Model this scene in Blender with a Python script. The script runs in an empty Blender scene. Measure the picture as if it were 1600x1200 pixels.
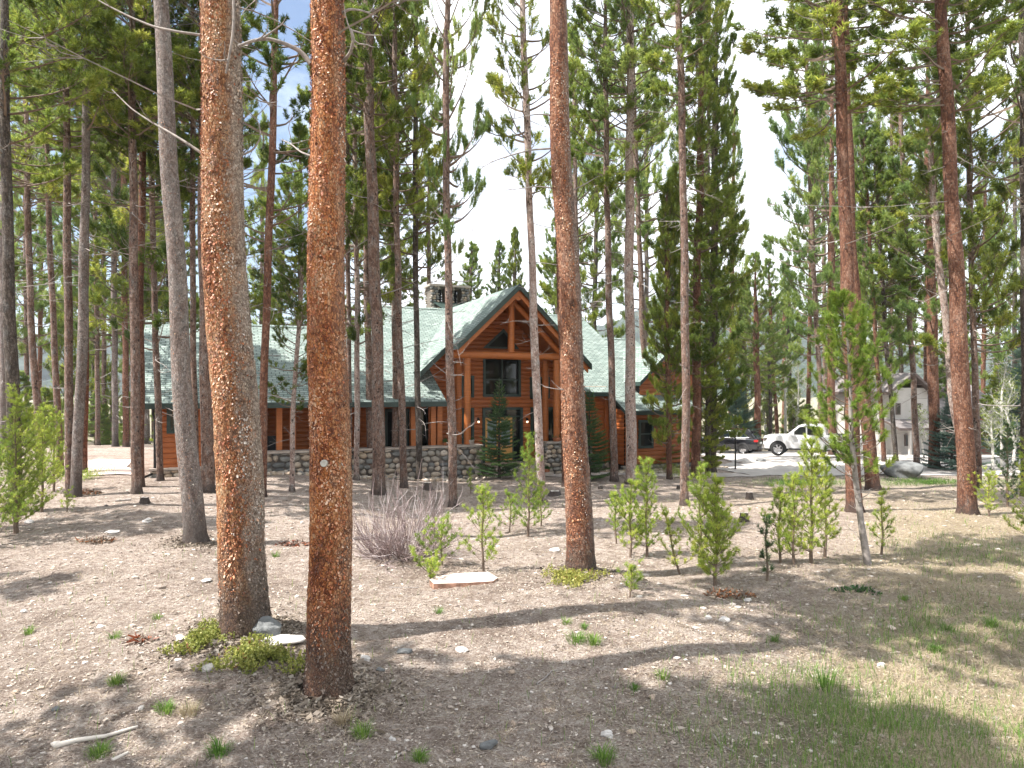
import bpy, math, random
import numpy as np
from math import radians, sin, cos, pi, sqrt

sc = bpy.context.scene
COL = sc.collection
R = np.random.default_rng(7)
random.seed(7)

# ------------------------------------------------------------------ camera, world, sun, exposure
F = 1067.0; HZ = 613.0; CAMZ = 3.7
cd = bpy.data.cameras.new("camera"); cam = bpy.data.objects.new("camera", cd); COL.objects.link(cam)
cam.location = (0, 0, CAMZ); cam.rotation_euler = (radians(90), 0, 0)
cd.sensor_width = 36; cd.lens = 36*F/1600; cd.shift_y = (HZ-600)/1600
cd.clip_start = 0.1; cd.clip_end = 6000
sc.camera = cam
sc.view_settings.view_transform = 'Standard'; sc.view_settings.look = 'None'
sc.view_settings.gamma = 1; sc.view_settings.use_curve_mapping = False
sc.view_settings.exposure = 1.3
sc.cycles.max_bounces = 7; sc.cycles.transparent_max_bounces = 6; sc.cycles.diffuse_bounces = 4
sc.cycles.transmission_bounces = 4; sc.cycles.glossy_bounces = 2

SUN_EL = radians(57); SX, SY = -0.95, -0.26
_n = math.hypot(SX, SY); SX /= _n; SY /= _n
sd = bpy.data.lights.new("sun", 'SUN'); sun = bpy.data.objects.new("sun", sd); COL.objects.link(sun)
sd.energy = 5.0; sd.angle = radians(0.5); sd.color = (1.0, 0.955, 0.89)
from mathutils import Vector, Matrix
_s = Vector((SX*cos(SUN_EL), SY*cos(SUN_EL), sin(SUN_EL)))
sun.rotation_euler = _s.to_track_quat('Z', 'Y').to_euler()

w = bpy.data.worlds.new("World"); sc.world = w; w.use_nodes = True
nt = w.node_tree; nt.nodes.clear()
def N(nt, t, **k):
    n = nt.nodes.new(t)
    for a, b in k.items(): setattr(n, a, b)
    return n
def setin(n, **k):
    for a, b in k.items():
        a = a.replace('_', ' ')
        n.inputs[a].default_value = b
sky = N(nt, 'ShaderNodeTexSky', sky_type='NISHITA'); sky.sun_disc = False
sky.sun_elevation = SUN_EL; sky.sun_rotation = math.atan2(SX, SY) % (2*pi)
bgs = N(nt, 'ShaderNodeBackground'); bgs.inputs['Strength'].default_value = 0.085
nt.links.new(sky.outputs[0], bgs.inputs['Color'])
bgc = N(nt, 'ShaderNodeBackground'); bgc.inputs['Color'].default_value = (0.93, 0.96, 1.0, 1); bgc.inputs['Strength'].default_value = 0.95
tc = N(nt, 'ShaderNodeTexCoord')
mp = N(nt, 'ShaderNodeMapping'); mp.inputs['Scale'].default_value = (1.6, 1.6, 3.4); mp.inputs['Location'].default_value = (0.3, 0.1, 0.2)
nt.links.new(tc.outputs['Generated'], mp.inputs['Vector'])
no = N(nt, 'ShaderNodeTexNoise'); setin(no, Scale=2.1, Detail=7.0, Roughness=0.55)
nt.links.new(mp.outputs[0], no.inputs['Vector'])
# the break in the cloud, towards the left of the view
dp = N(nt, 'ShaderNodeVectorMath', operation='DOT_PRODUCT'); dp.inputs[1].default_value = Vector((-0.62, 1, 0.32)).normalized()
nt.links.new(tc.outputs['Generated'], dp.inputs[0])
mr = N(nt, 'ShaderNodeMapRange'); setin(mr, From_Min=0.90, From_Max=0.985, To_Min=0.0, To_Max=0.44)
nt.links.new(dp.outputs['Value'], mr.inputs['Value'])
sb = N(nt, 'ShaderNodeMath', operation='SUBTRACT')
nt.links.new(no.outputs[0], sb.inputs[0]); nt.links.new(mr.outputs[0], sb.inputs[1])
cr = N(nt, 'ShaderNodeMapRange'); setin(cr, From_Min=0.24, From_Max=0.56, To_Min=0.0, To_Max=1.0)
nt.links.new(sb.outputs[0], cr.inputs['Value'])
mx = N(nt, 'ShaderNodeMixShader'); nt.links.new(cr.outputs[0], mx.inputs[0])
nt.links.new(bgs.outputs[0], mx.inputs[1]); nt.links.new(bgc.outputs[0], mx.inputs[2])
wo = N(nt, 'ShaderNodeOutputWorld'); nt.links.new(mx.outputs[0], wo.inputs['Surface'])

# ------------------------------------------------------------------ helpers
def sstep(t): t = np.clip(t, 0, 1); return t*t*(3-2*t)
def g(x, y):
    """height of the ground"""
    x = np.asarray(x, float); y = np.asarray(y, float)
    a = 1-sstep((y-8)/18); b = sstep((-x-2)/8)
    z = 0.6*(1-(1-a)*(1-b)) - 0.06*np.clip(y-38, 0, 24)
    f = np.exp(-((x-0)**2+(y-15)**2)/900)
    z = z + f*(0.035*np.sin(x*1.1+y*0.7)+0.03*np.sin(x*0.5-y*1.3+1)+0.015*np.sin(x*2.7+1.9*y)+0.012*np.sin(3.9*x-3.1*y))
    z = z + 0.16*np.exp(-((x+3.4)**2+(y-8.8)**2)/2.2) + 0.10*np.exp(-((x-1.2)**2+(y-11.8)**2)/1.2)
    return z
def gz(x, y): return float(g(x, y))
def unproj(px, py):
    k = (px-800)/F; m = (HZ-py)/F
    D = 2.5
    while D < 200:
        if CAMZ+m*D <= gz(k*D, D): break
        D += 0.02 if D < 40 else 0.2
    return k*D, D
def at(px, py, D): return ((px-800)/F*D, D, CAMZ+(HZ-py)/F*D)

class MB:
    def __init__(s): s.v=[]; s.n=0; s.l=[]; s.c=[]; s.m=[]; s.t=[]
    def add(s, V, Fc, mi=0, tint=0.5):
        V = np.asarray(V, float).reshape(-1, 3)
        if isinstance(Fc, np.ndarray):
            m = len(Fc); s.l.append((Fc+s.n).ravel()); s.c.append(np.full(m, Fc.shape[1]))
        else:
            m = len(Fc); s.l.append(np.array([i+s.n for f in Fc for i in f], int)); s.c.append(np.array([len(f) for f in Fc]))
        s.m.append(np.full(m, mi) if np.isscalar(mi) else np.asarray(mi))
        s.t.append(np.full(m, tint) if np.isscalar(tint) else np.asarray(tint, float))
        s.v.append(V); s.n += len(V); return s
    def mesh(s, name, mats, smooth=False):
        me = bpy.data.meshes.new(name)
        V = np.concatenate(s.v); L = np.concatenate(s.l); C = np.concatenate(s.c)
        me.vertices.add(len(V)); me.vertices.foreach_set('co', V.ravel())
        me.loops.add(len(L)); me.loops.foreach_set('vertex_index', L.astype(np.int32))
        me.polygons.add(len(C)); me.polygons.foreach_set('loop_start', (np.cumsum(C)-C).astype(np.int32))
        me.polygons.foreach_set('loop_total', C.astype(np.int32))
        me.polygons.foreach_set('material_index', np.concatenate(s.m).astype(np.int32))
        me.polygons.foreach_set('use_smooth', np.full(len(C), smooth))
        a = me.attributes.new('tint', 'FLOAT', 'FACE'); a.data.foreach_set('value', np.concatenate(s.t).astype(np.float32))
        for m in (mats if isinstance(mats, (list, tuple)) else [mats]): me.materials.append(m)
        me.update(calc_edges=True); me.validate(); return me
    def build(s, name, mats, parent=None, smooth=False, loc=None):
        o = bpy.data.objects.new(name, s.mesh(name, mats, smooth)); COL.objects.link(o)
        if parent: o.parent = parent
        if loc is not None: o.location = loc
        return o
    def box(s, x0, x1, y0, y1, z0, z1, mi=0, tint=0.5):
        V = [(x,y,z) for z in (z0,z1) for y in (y0,y1) for x in (x0,x1)]
        s.add(V, np.array([(0,2,3,1),(4,5,7,6),(0,1,5,4),(2,6,7,3),(0,4,6,2),(1,3,7,5)]), mi, tint); return s
    def tube(s, P, rad, n=8, mi=0, tint=0.5, cap=True):
        P = np.asarray(P, float); k = len(P); rad = np.broadcast_to(np.asarray(rad, float), (k,))
        T = np.gradient(P, axis=0); T /= np.linalg.norm(T, axis=1)[:,None]+1e-9
        ref = np.array([0,0,1.]) if abs(T[0][2]) < .9 else np.array([1.,0,0])
        A = np.cross(T, ref); A /= np.linalg.norm(A, axis=1)[:,None]+1e-9
        B = np.cross(T, A)
        th = np.arange(n)*2*pi/n
        V = P[:,None]+rad[:,None,None]*(A[:,None]*np.cos(th)[None,:,None]+B[:,None]*np.sin(th)[None,:,None])
        i = np.arange(k-1)[:,None]*n; j = np.arange(n)[None]; j2 = (j+1) % n
        Fq = np.stack([i+j, i+j2, i+n+j2, i+n+j], -1).reshape(-1, 4)
        s.add(V.reshape(-1,3), Fq, mi, tint)
        if cap and n > 2:
            s.add(V[0], [tuple(range(n))[::-1]], mi, tint); s.add(V[-1], [tuple(range(n))], mi, tint)
        return s
    def slab(s, P, th, mt=0, ms=0, mb=None, tint=0.5, down=(0,0,-1)):
        P = np.asarray(P, float); n = len(P); Q = P+np.array(down)*th
        s.add(P, [tuple(range(n))], mt, tint); s.add(Q, [tuple(range(n))[::-1]], ms if mb is None else mb, tint)
        for i in range(n):
            j = (i+1) % n; s.add([P[i],P[j],Q[j],Q[i]], [(0,1,2,3)][::1], ms, tint)
        return s
    def lathe(s, prof, c=(0,0,0), n=16, mi=0, tint=.5):
        th = np.arange(n)*2*pi/n; prof = np.asarray(prof, float)
        V = np.stack([prof[:,0,None]*np.cos(th)+c[0], prof[:,0,None]*np.sin(th)+c[1], np.broadcast_to(prof[:,1,None], (len(prof), n))+c[2]], -1)
        i = np.arange(len(prof)-1)[:,None]*n; j = np.arange(n)[None]; j2=(j+1)%n
        s.add(V.reshape(-1,3), np.stack([i+j,i+j2,i+n+j2,i+n+j],-1).reshape(-1,4), mi, tint); return s

def _ico(sub):
    import bmesh
    bm = bmesh.new(); bmesh.ops.create_icosphere(bm, subdivisions=sub, radius=1)
    V = np.array([v.co[:] for v in bm.verts]); Fc = np.array([[v.index for v in f.verts] for f in bm.faces]); bm.free(); return V, Fc
ICO = {i: _ico(i) for i in (1,2,3,4)}
def rockverts(sub, seed, amp=.22, facet=0.0):
    V, Fc = ICO[sub]; r = np.random.default_rng(seed)
    W = V.copy()
    for k in range(7):
        d = r.normal(size=3); d /= np.linalg.norm(d); h = r.uniform(.55, .92)
        q = W@d; m = q > h; W[m] -= (q[m]-h)[:,None]*d*(.85+facet)
    for k in range(5):
        d = r.normal(size=3)*(1.5+k*1.3); W *= 1+amp/(1.5+k)*np.sin(V@d+r.uniform(0,6))[:,None]
    return W, Fc

def tag(o, label=None, cat=None, group=None, kind=None):
    if label: o['label'] = label
    if cat: o['category'] = cat
    if group: o['group'] = group
    if kind: o['kind'] = kind
    return o
def empty(name, loc, label, cat, group=None, rz=0):
    o = bpy.data.objects.new(name, None); COL.objects.link(o); o.location = loc; o.rotation_euler = (0,0,rz)
    o.empty_display_size = .3
    return tag(o, label, cat, group)

# ------------------------------------------------------------------ materials
def newmat(name):
    m = bpy.data.materials.new(name); m.use_nodes = True; t = m.node_tree
    b = t.nodes['Principled BSDF']; return m, t, b
def ramp(t, stops, interp='LINEAR'):
    n = t.nodes.new('ShaderNodeValToRGB'); e = n.color_ramp; e.interpolation = interp
    while len(e.elements) < len(stops): e.elements.new(.5)
    for x, (p, c) in zip(e.elements, stops): x.position = p; x.color = (*c, 1)
    return n
def mixc(t, a, b, f, mode='MIX'):
    n = t.nodes.new('ShaderNodeMix'); n.data_type = 'RGBA'; n.blend_type = mode
    for sck, v in ((6, a), (7, b)):
        if isinstance(v, tuple): n.inputs[sck].default_value = (*v, 1)
        else: t.links.new(v, n.inputs[sck])
    if isinstance(f, (int, float)): n.inputs[0].default_value = f
    else: t.links.new(f, n.inputs[0])
    return n.outputs[2]
def noise(t, vec, scale, detail=3, rough=.55):
    n = t.nodes.new('ShaderNodeTexNoise'); n.inputs['Scale'].default_value = scale; n.inputs['Detail'].default_value = detail; n.inputs['Roughness'].default_value = rough
    if vec is not None: t.links.new(vec, n.inputs['Vector'])
    return n.outputs[0]
def maprange(t, v, a, b, c=0, d=1):
    n = t.nodes.new('ShaderNodeMapRange'); t.links.new(v, n.inputs[0])
    for i, x in enumerate((a,b,c,d)): n.inputs[i+1].default_value = x
    return n.outputs[0]
def mapping(t, vec, scale=(1,1,1), rot=(0,0,0), loc=(0,0,0)):
    n = t.nodes.new('ShaderNodeMapping'); t.links.new(vec, n.inputs[0]); n.inputs['Scale'].default_value = scale
    n.inputs['Rotation'].default_value = rot; n.inputs['Location'].default_value = loc
    return n.outputs[0]
def objco(t): return t.nodes.new('ShaderNodeTexCoord').outputs['Object']
def tintn(t):
    n = t.nodes.new('ShaderNodeAttribute'); n.attribute_name = 'tint'; return n.outputs['Fac']
def bump(t, b, h, strength=.5, dist=.02):
    n = t.nodes.new('ShaderNodeBump'); n.inputs['Strength'].default_value = strength; n.inputs['Distance'].default_value = dist
    t.links.new(h, n.inputs['Height']); t.links.new(n.outputs[0], b.inputs['Normal'])
def math2(t, op, a, b=None):
    n = t.nodes.new('ShaderNodeMath'); n.operation = op
    for i, v in enumerate((a, b)):
        if v is None: continue
        if isinstance(v, (int, float)): n.inputs[i].default_value = v
        else: t.links.new(v, n.inputs[i])
    return n.outputs[0]

def simple(name, col, rough=.6, metal=0, var=.15, scale=6, bumps=0.0, spec=.5):
    m, t, b = newmat(name); o = objco(t); n = noise(t, o, scale, 4)
    c = mixc(t, tuple(x*(1-var) for x in col), tuple(min(1, x*(1+var)) for x in col), maprange(t, n, .3, .7))
    t.links.new(c, b.inputs['Base Color']); b.inputs['Roughness'].default_value = rough; b.inputs['Metallic'].default_value = metal
    b.inputs['Specular IOR Level'].default_value = spec
    if bumps: bump(t, b, noise(t, o, scale*8, 5), bumps, .01)
    return m

def needles(name, stops, trans=.35, var=1.0):
    m, t, b = newmat(name)
    r = ramp(t, stops); t.links.new(tintn(t), r.inputs[0])
    oi = t.nodes.new('ShaderNodeObjectInfo')
    hs = t.nodes.new('ShaderNodeHueSaturation')
    t.links.new(maprange(t, oi.outputs['Random'], 0, 1, .488, .512), hs.inputs['Hue'])
    t.links.new(maprange(t, oi.outputs['Random'], 0, 1, 1.15, .85), hs.inputs['Value'])
    t.links.new(r.outputs[0], hs.inputs['Color'])
    t.links.new(hs.outputs[0], b.inputs['Base Color']); b.inputs['Roughness'].default_value = .5
    b.inputs['Specular IOR Level'].default_value = .35
    tr = t.nodes.new('ShaderNodeBsdfTranslucent'); t.links.new(hs.outputs[0], tr.inputs['Color'])
    ms = t.nodes.new('ShaderNodeMixShader'); ms.inputs[0].default_value = trans
    t.links.new(b.outputs[0], ms.inputs[1]); t.links.new(tr.outputs[0], ms.inputs[2])
    t.links.new(ms.outputs[0], t.nodes['Material Output'].inputs['Surface']); return m

def bark(name, cols, crack, grey=(.30,.26,.23), side=0.0, scale=34, bstr=.8, basedark=.7, dots=False, greyamt=.4):
    m, t, b = newmat(name); o = objco(t)
    v = mapping(t, o, (1,1,.5))
    dn = t.nodes.new('ShaderNodeTexNoise'); dn.inputs['Scale'].default_value = 9; t.links.new(v, dn.inputs[0])
    vd = t.nodes.new('ShaderNodeVectorMath'); vd.operation = 'MULTIPLY_ADD'; t.links.new(dn.outputs['Color'], vd.inputs[0]); vd.inputs[1].default_value = (.05,.05,.05); t.links.new(v, vd.inputs[2])
    vo = t.nodes.new('ShaderNodeTexVoronoi'); vo.inputs['Scale'].default_value = scale; t.links.new(vd.outputs[0], vo.inputs['Vector'])
    ve = t.nodes.new('ShaderNodeTexVoronoi'); ve.feature = 'DISTANCE_TO_EDGE'; ve.inputs['Scale'].default_value = scale; t.links.new(vd.outputs[0], ve.inputs['Vector'])
    sp = t.nodes.new('ShaderNodeSeparateColor'); t.links.new(vo.outputs['Color'], sp.inputs[0])
    n1 = noise(t, mapping(t, o, (1,1,.35)), 3.2, 5, .65)
    mixv = math2(t, 'ADD', math2(t, 'MULTIPLY', sp.outputs[0], .42), math2(t, 'MULTIPLY', maprange(t, n1, .3, .7), .55))
    r = ramp(t, cols); t.links.new(mixv, r.inputs[0])
    c = r.outputs[0]
    gm = maprange(t, noise(t, mapping(t, o, (1.5,1.5,.5)), 5, 6, .7), .62-greyamt*.3, .72-greyamt*.2, 0, 1)
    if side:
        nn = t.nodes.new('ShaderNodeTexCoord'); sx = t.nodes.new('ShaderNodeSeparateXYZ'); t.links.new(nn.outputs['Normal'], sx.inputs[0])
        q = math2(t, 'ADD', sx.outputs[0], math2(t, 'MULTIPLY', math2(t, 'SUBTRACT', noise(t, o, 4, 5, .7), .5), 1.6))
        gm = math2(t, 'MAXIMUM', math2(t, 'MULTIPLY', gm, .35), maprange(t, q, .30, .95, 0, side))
    gc = mixc(t, tuple(x*.55 for x in grey), tuple(min(1,x*1.25) for x in grey), sp.outputs[1])
    c = mixc(t, c, gc, gm)
    c = mixc(t, c, crack, maprange(t, ve.outputs['Distance'], .0, .10, .8, 0))
    dk = maprange(t, math2(t, 'ADD', math2(t, 'MULTIPLY', noise(t, o, 11, 6, .8), .6), math2(t, 'MULTIPLY', noise(t, o, 3.5, 4, .7), .4)), .53, .62, 0, .85); c = mixc(t, c, tuple(x*.8 for x in crack), dk)
    if dots:
        vk = t.nodes.new('ShaderNodeTexVoronoi'); vk.inputs['Scale'].default_value = 6; t.links.new(mapping(t, o, (1,1,.7)), vk.inputs['Vector'])
        c = mixc(t, c, (.03,.022,.02), maprange(t, vk.outputs['Distance'], .14, .2, .9, 0))
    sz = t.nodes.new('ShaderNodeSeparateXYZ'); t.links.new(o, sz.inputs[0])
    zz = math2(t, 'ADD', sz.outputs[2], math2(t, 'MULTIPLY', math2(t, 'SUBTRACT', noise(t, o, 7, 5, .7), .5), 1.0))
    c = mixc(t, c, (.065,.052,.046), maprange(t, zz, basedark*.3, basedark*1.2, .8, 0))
    t.links.new(c, b.inputs['Base Color']); b.inputs['Roughness'].default_value = .85; b.inputs['Specular IOR Level'].default_value = .25
    h = math2(t, 'ADD', maprange(t, ve.outputs['Distance'], 0, .15), math2(t, 'MULTIPLY', noise(t, o, 60, 4), .5))
    bump(t, b, h, bstr, .015); return m

M = {}
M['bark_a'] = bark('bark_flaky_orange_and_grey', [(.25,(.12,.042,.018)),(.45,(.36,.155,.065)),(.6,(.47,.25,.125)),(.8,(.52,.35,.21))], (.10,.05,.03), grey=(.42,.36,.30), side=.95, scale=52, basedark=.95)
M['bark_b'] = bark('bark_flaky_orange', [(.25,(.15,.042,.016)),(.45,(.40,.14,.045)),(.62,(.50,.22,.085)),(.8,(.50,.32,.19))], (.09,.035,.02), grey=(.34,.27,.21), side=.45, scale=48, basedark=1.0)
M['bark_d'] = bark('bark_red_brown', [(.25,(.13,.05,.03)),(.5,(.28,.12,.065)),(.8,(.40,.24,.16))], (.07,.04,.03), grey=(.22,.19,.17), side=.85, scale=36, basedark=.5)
M['bark_r'] = bark('bark_rust', [(.25,(.10,.042,.026)),(.5,(.20,.092,.055)),(.8,(.29,.17,.12))], (.06,.035,.03), grey=(.22,.18,.16), scale=26, basedark=.45, greyamt=.1)
M['bark_c'] = bark('bark_grey', [(.25,(.13,.095,.08)),(.5,(.25,.19,.165)),(.8,(.36,.31,.28))], (.06,.05,.045), grey=(.30,.27,.25), scale=36, basedark=.9, greyamt=.6)
M['bark_m'] = bark('bark_dull_brown', [(.25,(.13,.075,.055)),(.5,(.23,.145,.11)),(.8,(.33,.25,.21))], (.05,.035,.03), grey=(.25,.22,.20), scale=22, basedark=.4, dots=True)
M['bark_p'] = bark('bark_pale_pinkish', [(.25,(.27,.18,.15)),(.5,(.40,.30,.26)),(.8,(.52,.43,.38))], (.14,.10,.08), grey=(.48,.44,.41), scale=22, basedark=.2, dots=True)
M['bark_k'] = bark('bark_dark', [(.25,(.05,.038,.03)),(.5,(.10,.078,.062)),(.8,(.17,.14,.12))], (.03,.024,.02), grey=(.15,.14,.13), scale=22, basedark=.3)
M['bark_w'] = bark('bark_white_aspen', [(.25,(.55,.53,.48)),(.5,(.68,.66,.60)),(.8,(.75,.73,.68))], (.45,.42,.38), grey=(.6,.58,.55), scale=9, basedark=.1, dots=True)
M['flake'] = needles('bark_flakes', [(0,(.10,.035,.016)),(.35,(.34,.11,.038)),(.7,(.50,.24,.115)),(1,(.58,.42,.29))], trans=.0)
M['flake_g'] = needles('grey_bark_flakes', [(0,(.12,.09,.07)),(.4,(.30,.24,.19)),(.75,(.46,.40,.34)),(1,(.60,.55,.49))], trans=.0)
M['deadwood'] = simple('weathered_grey_deadwood', (.27,.24,.22), .85, var=.35, scale=14)
M['twig'] = simple('twig_bark', (.16,.115,.085), .85, var=.3, scale=10)
M['nd_pine'] = needles('pine_needles', [(0,(.06,.10,.022)),(.4,(.155,.22,.042)),(.7,(.31,.37,.065)),(1,(.54,.53,.11))], .55)
M['nd_dark'] = needles('dark_pine_needles', [(0,(.035,.065,.017)),(.45,(.10,.15,.030)),(.75,(.21,.27,.045)),(1,(.42,.44,.08))], .5)
M['nd_light'] = needles('pale_pine_needles', [(0,(.09,.15,.045)),(.5,(.21,.30,.08)),(.8,(.35,.42,.11)),(1,(.50,.53,.16))], .55)
M['nd_sap'] = needles('bright_sapling_needles', [(0,(.15,.23,.04)),(.45,(.30,.41,.07)),(.8,(.50,.58,.11)),(1,(.68,.66,.18))], .55)
M['nd_spruce'] = needles('spruce_needles', [(0,(.025,.07,.028)),(.5,(.06,.13,.045)),(.85,(.12,.20,.06)),(1,(.20,.27,.08))], .3)
M['nd_blue'] = needles('blue_spruce_needles', [(0,(.05,.10,.08)),(.5,(.10,.17,.13)),(1,(.20,.29,.22))], .3)
M['nd_bear'] = needles('yellow_green_leaves', [(0,(.13,.16,.035)),(.45,(.29,.31,.07)),(.85,(.47,.45,.14)),(1,(.30,.13,.07))], .3)
M['grass_g'] = needles('green_grass', [(0,(.07,.15,.025)),(.6,(.15,.27,.05)),(1,(.27,.36,.09))], .4)
M['grass_d'] = needles('dry_grass', [(0,(.24,.19,.12)),(.5,(.40,.33,.22)),(1,(.56,.49,.35))], .3)
M['litter'] = needles('needle_litter', [(0,(.085,.058,.043)),(.3,(.24,.175,.135)),(.55,(.42,.335,.275)),(.8,(.60,.51,.44)),(1,(.74,.68,.62))], .0)
M['leafy'] = needles('spring_leaves', [(0,(.16,.22,.05)),(.5,(.30,.36,.10)),(1,(.42,.45,.18))], .4)
M['stems'] = needles('bare_shrub_stems', [(0,(.08,.055,.05)),(.4,(.19,.14,.13)),(.8,(.34,.28,.27)),(1,(.50,.45,.44))], .0)
# ------------------------------------------------------------------ ground, drive, hills
def ground():
    def axis(lo, hi, near_lo, near_hi, step):
        a = list(np.arange(near_lo, near_hi, step)); s = step; x = near_hi
        while x < hi: a.append(x); s *= 1.14; x += s
        a.append(hi); s = step; x = near_lo
        while x > lo: x -= s; s *= 1.14; a.insert(0, max(x, lo))
        return np.array(a)
    xs = axis(-1600, 1600, -14, 14, .14); ys = axis(-300, 2400, 3, 30, .14)
    X, Y = np.meshgrid(xs, ys); Z = g(X, Y)
    r = np.random.default_rng(3)
    f = np.exp(-np.maximum(0, Y-6)/22)
    Z = Z + f*r.normal(size=Z.shape)*.008
    V = np.stack([X, Y, Z], -1).reshape(-1, 3); ny, nx = X.shape
    i = np.arange(ny-1)[:,None]*nx+np.arange(nx-1)[None]
    Fq = np.stack([i, i+1, i+nx+1, i+nx], -1).reshape(-1, 4)
    m, t, b = newmat('forest_floor'); o = objco(t)
    n1 = noise(t, o, .55, 5, .6); n2 = noise(t, o, 7, 6, .7); n3 = noise(t, mapping(t, o, (1,1,1)), 38, 5, .75)
    r1 = ramp(t, [(.33,(.085,.063,.050)),(.43,(.24,.18,.148)),(.51,(.42,.345,.295)),(.60,(.60,.53,.475))]); 
    mixv = math2(t, 'ADD', math2(t, 'MULTIPLY', n3, .6), math2(t, 'MULTIPLY', n2, .4)); t.links.new(mixv, r1.inputs[0])
    c = mixc(t, r1.outputs[0], (.13,.092,.070), maprange(t, math2(t, 'ADD', math2(t, 'MULTIPLY', n1, .5), math2(t, 'MULTIPLY', noise(t, o, 2.6, 5, .65), .5)), .48, .62, 0, .6))
    vo = t.nodes.new('ShaderNodeTexVoronoi'); vo.inputs['Scale'].default_value = 17; t.links.new(o, vo.inputs['Vector'])
    s_ = t.nodes.new('ShaderNodeSeparateColor'); t.links.new(vo.outputs['Color'], s_.inputs[0])
    isst = math2(t, 'MULTIPLY', maprange(t, vo.outputs['Distance'], .12, .2, 1, 0), math2(t, 'GREATER_THAN', s_.outputs[0], .86))
    c = mixc(t, c, (.50,.46,.42), isst)
    at_ = t.nodes.new('ShaderNodeAttribute'); at_.attribute_name = 'dry'
    dryc = ramp(t, [(.35,(.25,.20,.13)),(.55,(.42,.35,.23)),(.7,(.52,.46,.32))]); t.links.new(noise(t, mapping(t, o, (1,3,1)), 24, 5, .7), dryc.inputs[0])
    c = mixc(t, c, dryc.outputs[0], math2(t, 'MULTIPLY', at_.outputs['Fac'], maprange(t, n2, .4, .6, .3, 1)))
    a2 = t.nodes.new('ShaderNodeAttribute'); a2.attribute_name = 'green'
    gc = ramp(t, [(.35,(.08,.11,.035)),(.65,(.20,.25,.08))]); t.links.new(n3, gc.inputs[0])
    c = mixc(t, c, gc.outputs[0], math2(t, 'MULTIPLY', a2.outputs['Fac'], maprange(t, n2, .35, .6, 0, .85)))
    t.links.new(c, b.inputs['Base Color']); b.inputs['Roughness'].default_value = .95; b.inputs['Specular IOR Level'].default_value = .15
    bump(t, b, math2(t, 'ADD', n3, math2(t, 'MULTIPLY', isst, .6)), 1.0, .07)
    me = MB().add(V, Fq).mesh('ground', m, True)
    for nm, fn in (('dry', dryness), ('green', greenness)):
        a = me.attributes.new(nm, 'FLOAT', 'POINT'); a.data.foreach_set('value', fn(V[:,0], V[:,1]).astype(np.float32))
    o = bpy.data.objects.new('ground', me); COL.objects.link(o); tag(o, kind='structure')
def dryness(x, y):
    d = sstep((x-(2.8+.55*(y-8)))/3.0)*sstep((24-y)/7)
    d2 = .55*np.exp(-((x-14)/7)**2-((y-24)/3)**2)
    return np.clip(d+d2, 0, 1)
def greenness(x, y):
    e = np.exp(-((y-28.2)/1.0)**2)*sstep((x-8)/4)
    e2 = 1.0*np.exp(-((x-3.6)/1.5)**2-((y-6.1)/1.1)**2)+.55*np.exp(-((x-6.2)/1.8)**2-((y-9.0)/1.0)**2)+.4*np.exp(-((x-10)/2)**2-((y-13.5)/1.6)**2)
    far = .8*sstep((y-50)/12)
    return np.clip(e+e2+far, 0, 1)
ground()

def drape(name, rows, nx, mat, lift, kind='structure', extra=None):
    """a sheet laid on the ground: rows of (y, x_left, x_right)"""
    r = np.array(rows, float); ys = np.linspace(r[0,0], r[-1,0], max(8, int((r[-1,0]-r[0,0])/.35)))
    xl = np.interp(ys, r[:,0], r[:,1]); xr = np.interp(ys, r[:,0], r[:,2])
    xl += .12*np.sin(ys*2.3)+.06*np.sin(ys*7); 
    T = np.linspace(0, 1, nx); X = xl[:,None]*(1-T)+xr[:,None]*T; Y = np.broadcast_to(ys[:,None], X.shape).copy()
    Y[0] += .10*np.sin(X[0]*1.7)+.05*np.sin(X[0]*5.1)
    V = np.stack([X, Y, g(X, Y)+lift], -1).reshape(-1,3)
    i = np.arange(len(ys)-1)[:,None]*nx+np.arange(nx-1)[None]
    o = MB().add(V, np.stack([i,i+1,i+nx+1,i+nx],-1).reshape(-1,4)).build(name, mat, smooth=True)
    return tag(o, kind=kind)
M['drive'] = simple('pale_concrete_drive', (.40,.37,.345), .9, var=.14, scale=1.2, bumps=.3)
M['walk'] = simple('pale_flagstone_walk', (.47,.42,.39), .9, var=.2, scale=3, bumps=.3)
M['patio'] = simple('pinkish_patio_paving', (.50,.42,.38), .9, var=.15, scale=2, bumps=.3)
drape('driveway', [(30.2,10.6,60),(33,9.6,60),(36,11.5,60),(41,12.2,60),(44,12,24),(52,12,24)], 160, M['drive'], .03)
drape('walkway', [(29.9,1.6,10.8),(31.0,1.2,10.2)], 40, M['walk'], .03)
drape('patio', [(25.4,-16.4,-13.8),(28,-18.2,-15.8),(31,-19,-17.2)], 20, M['patio'], .04)

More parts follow.
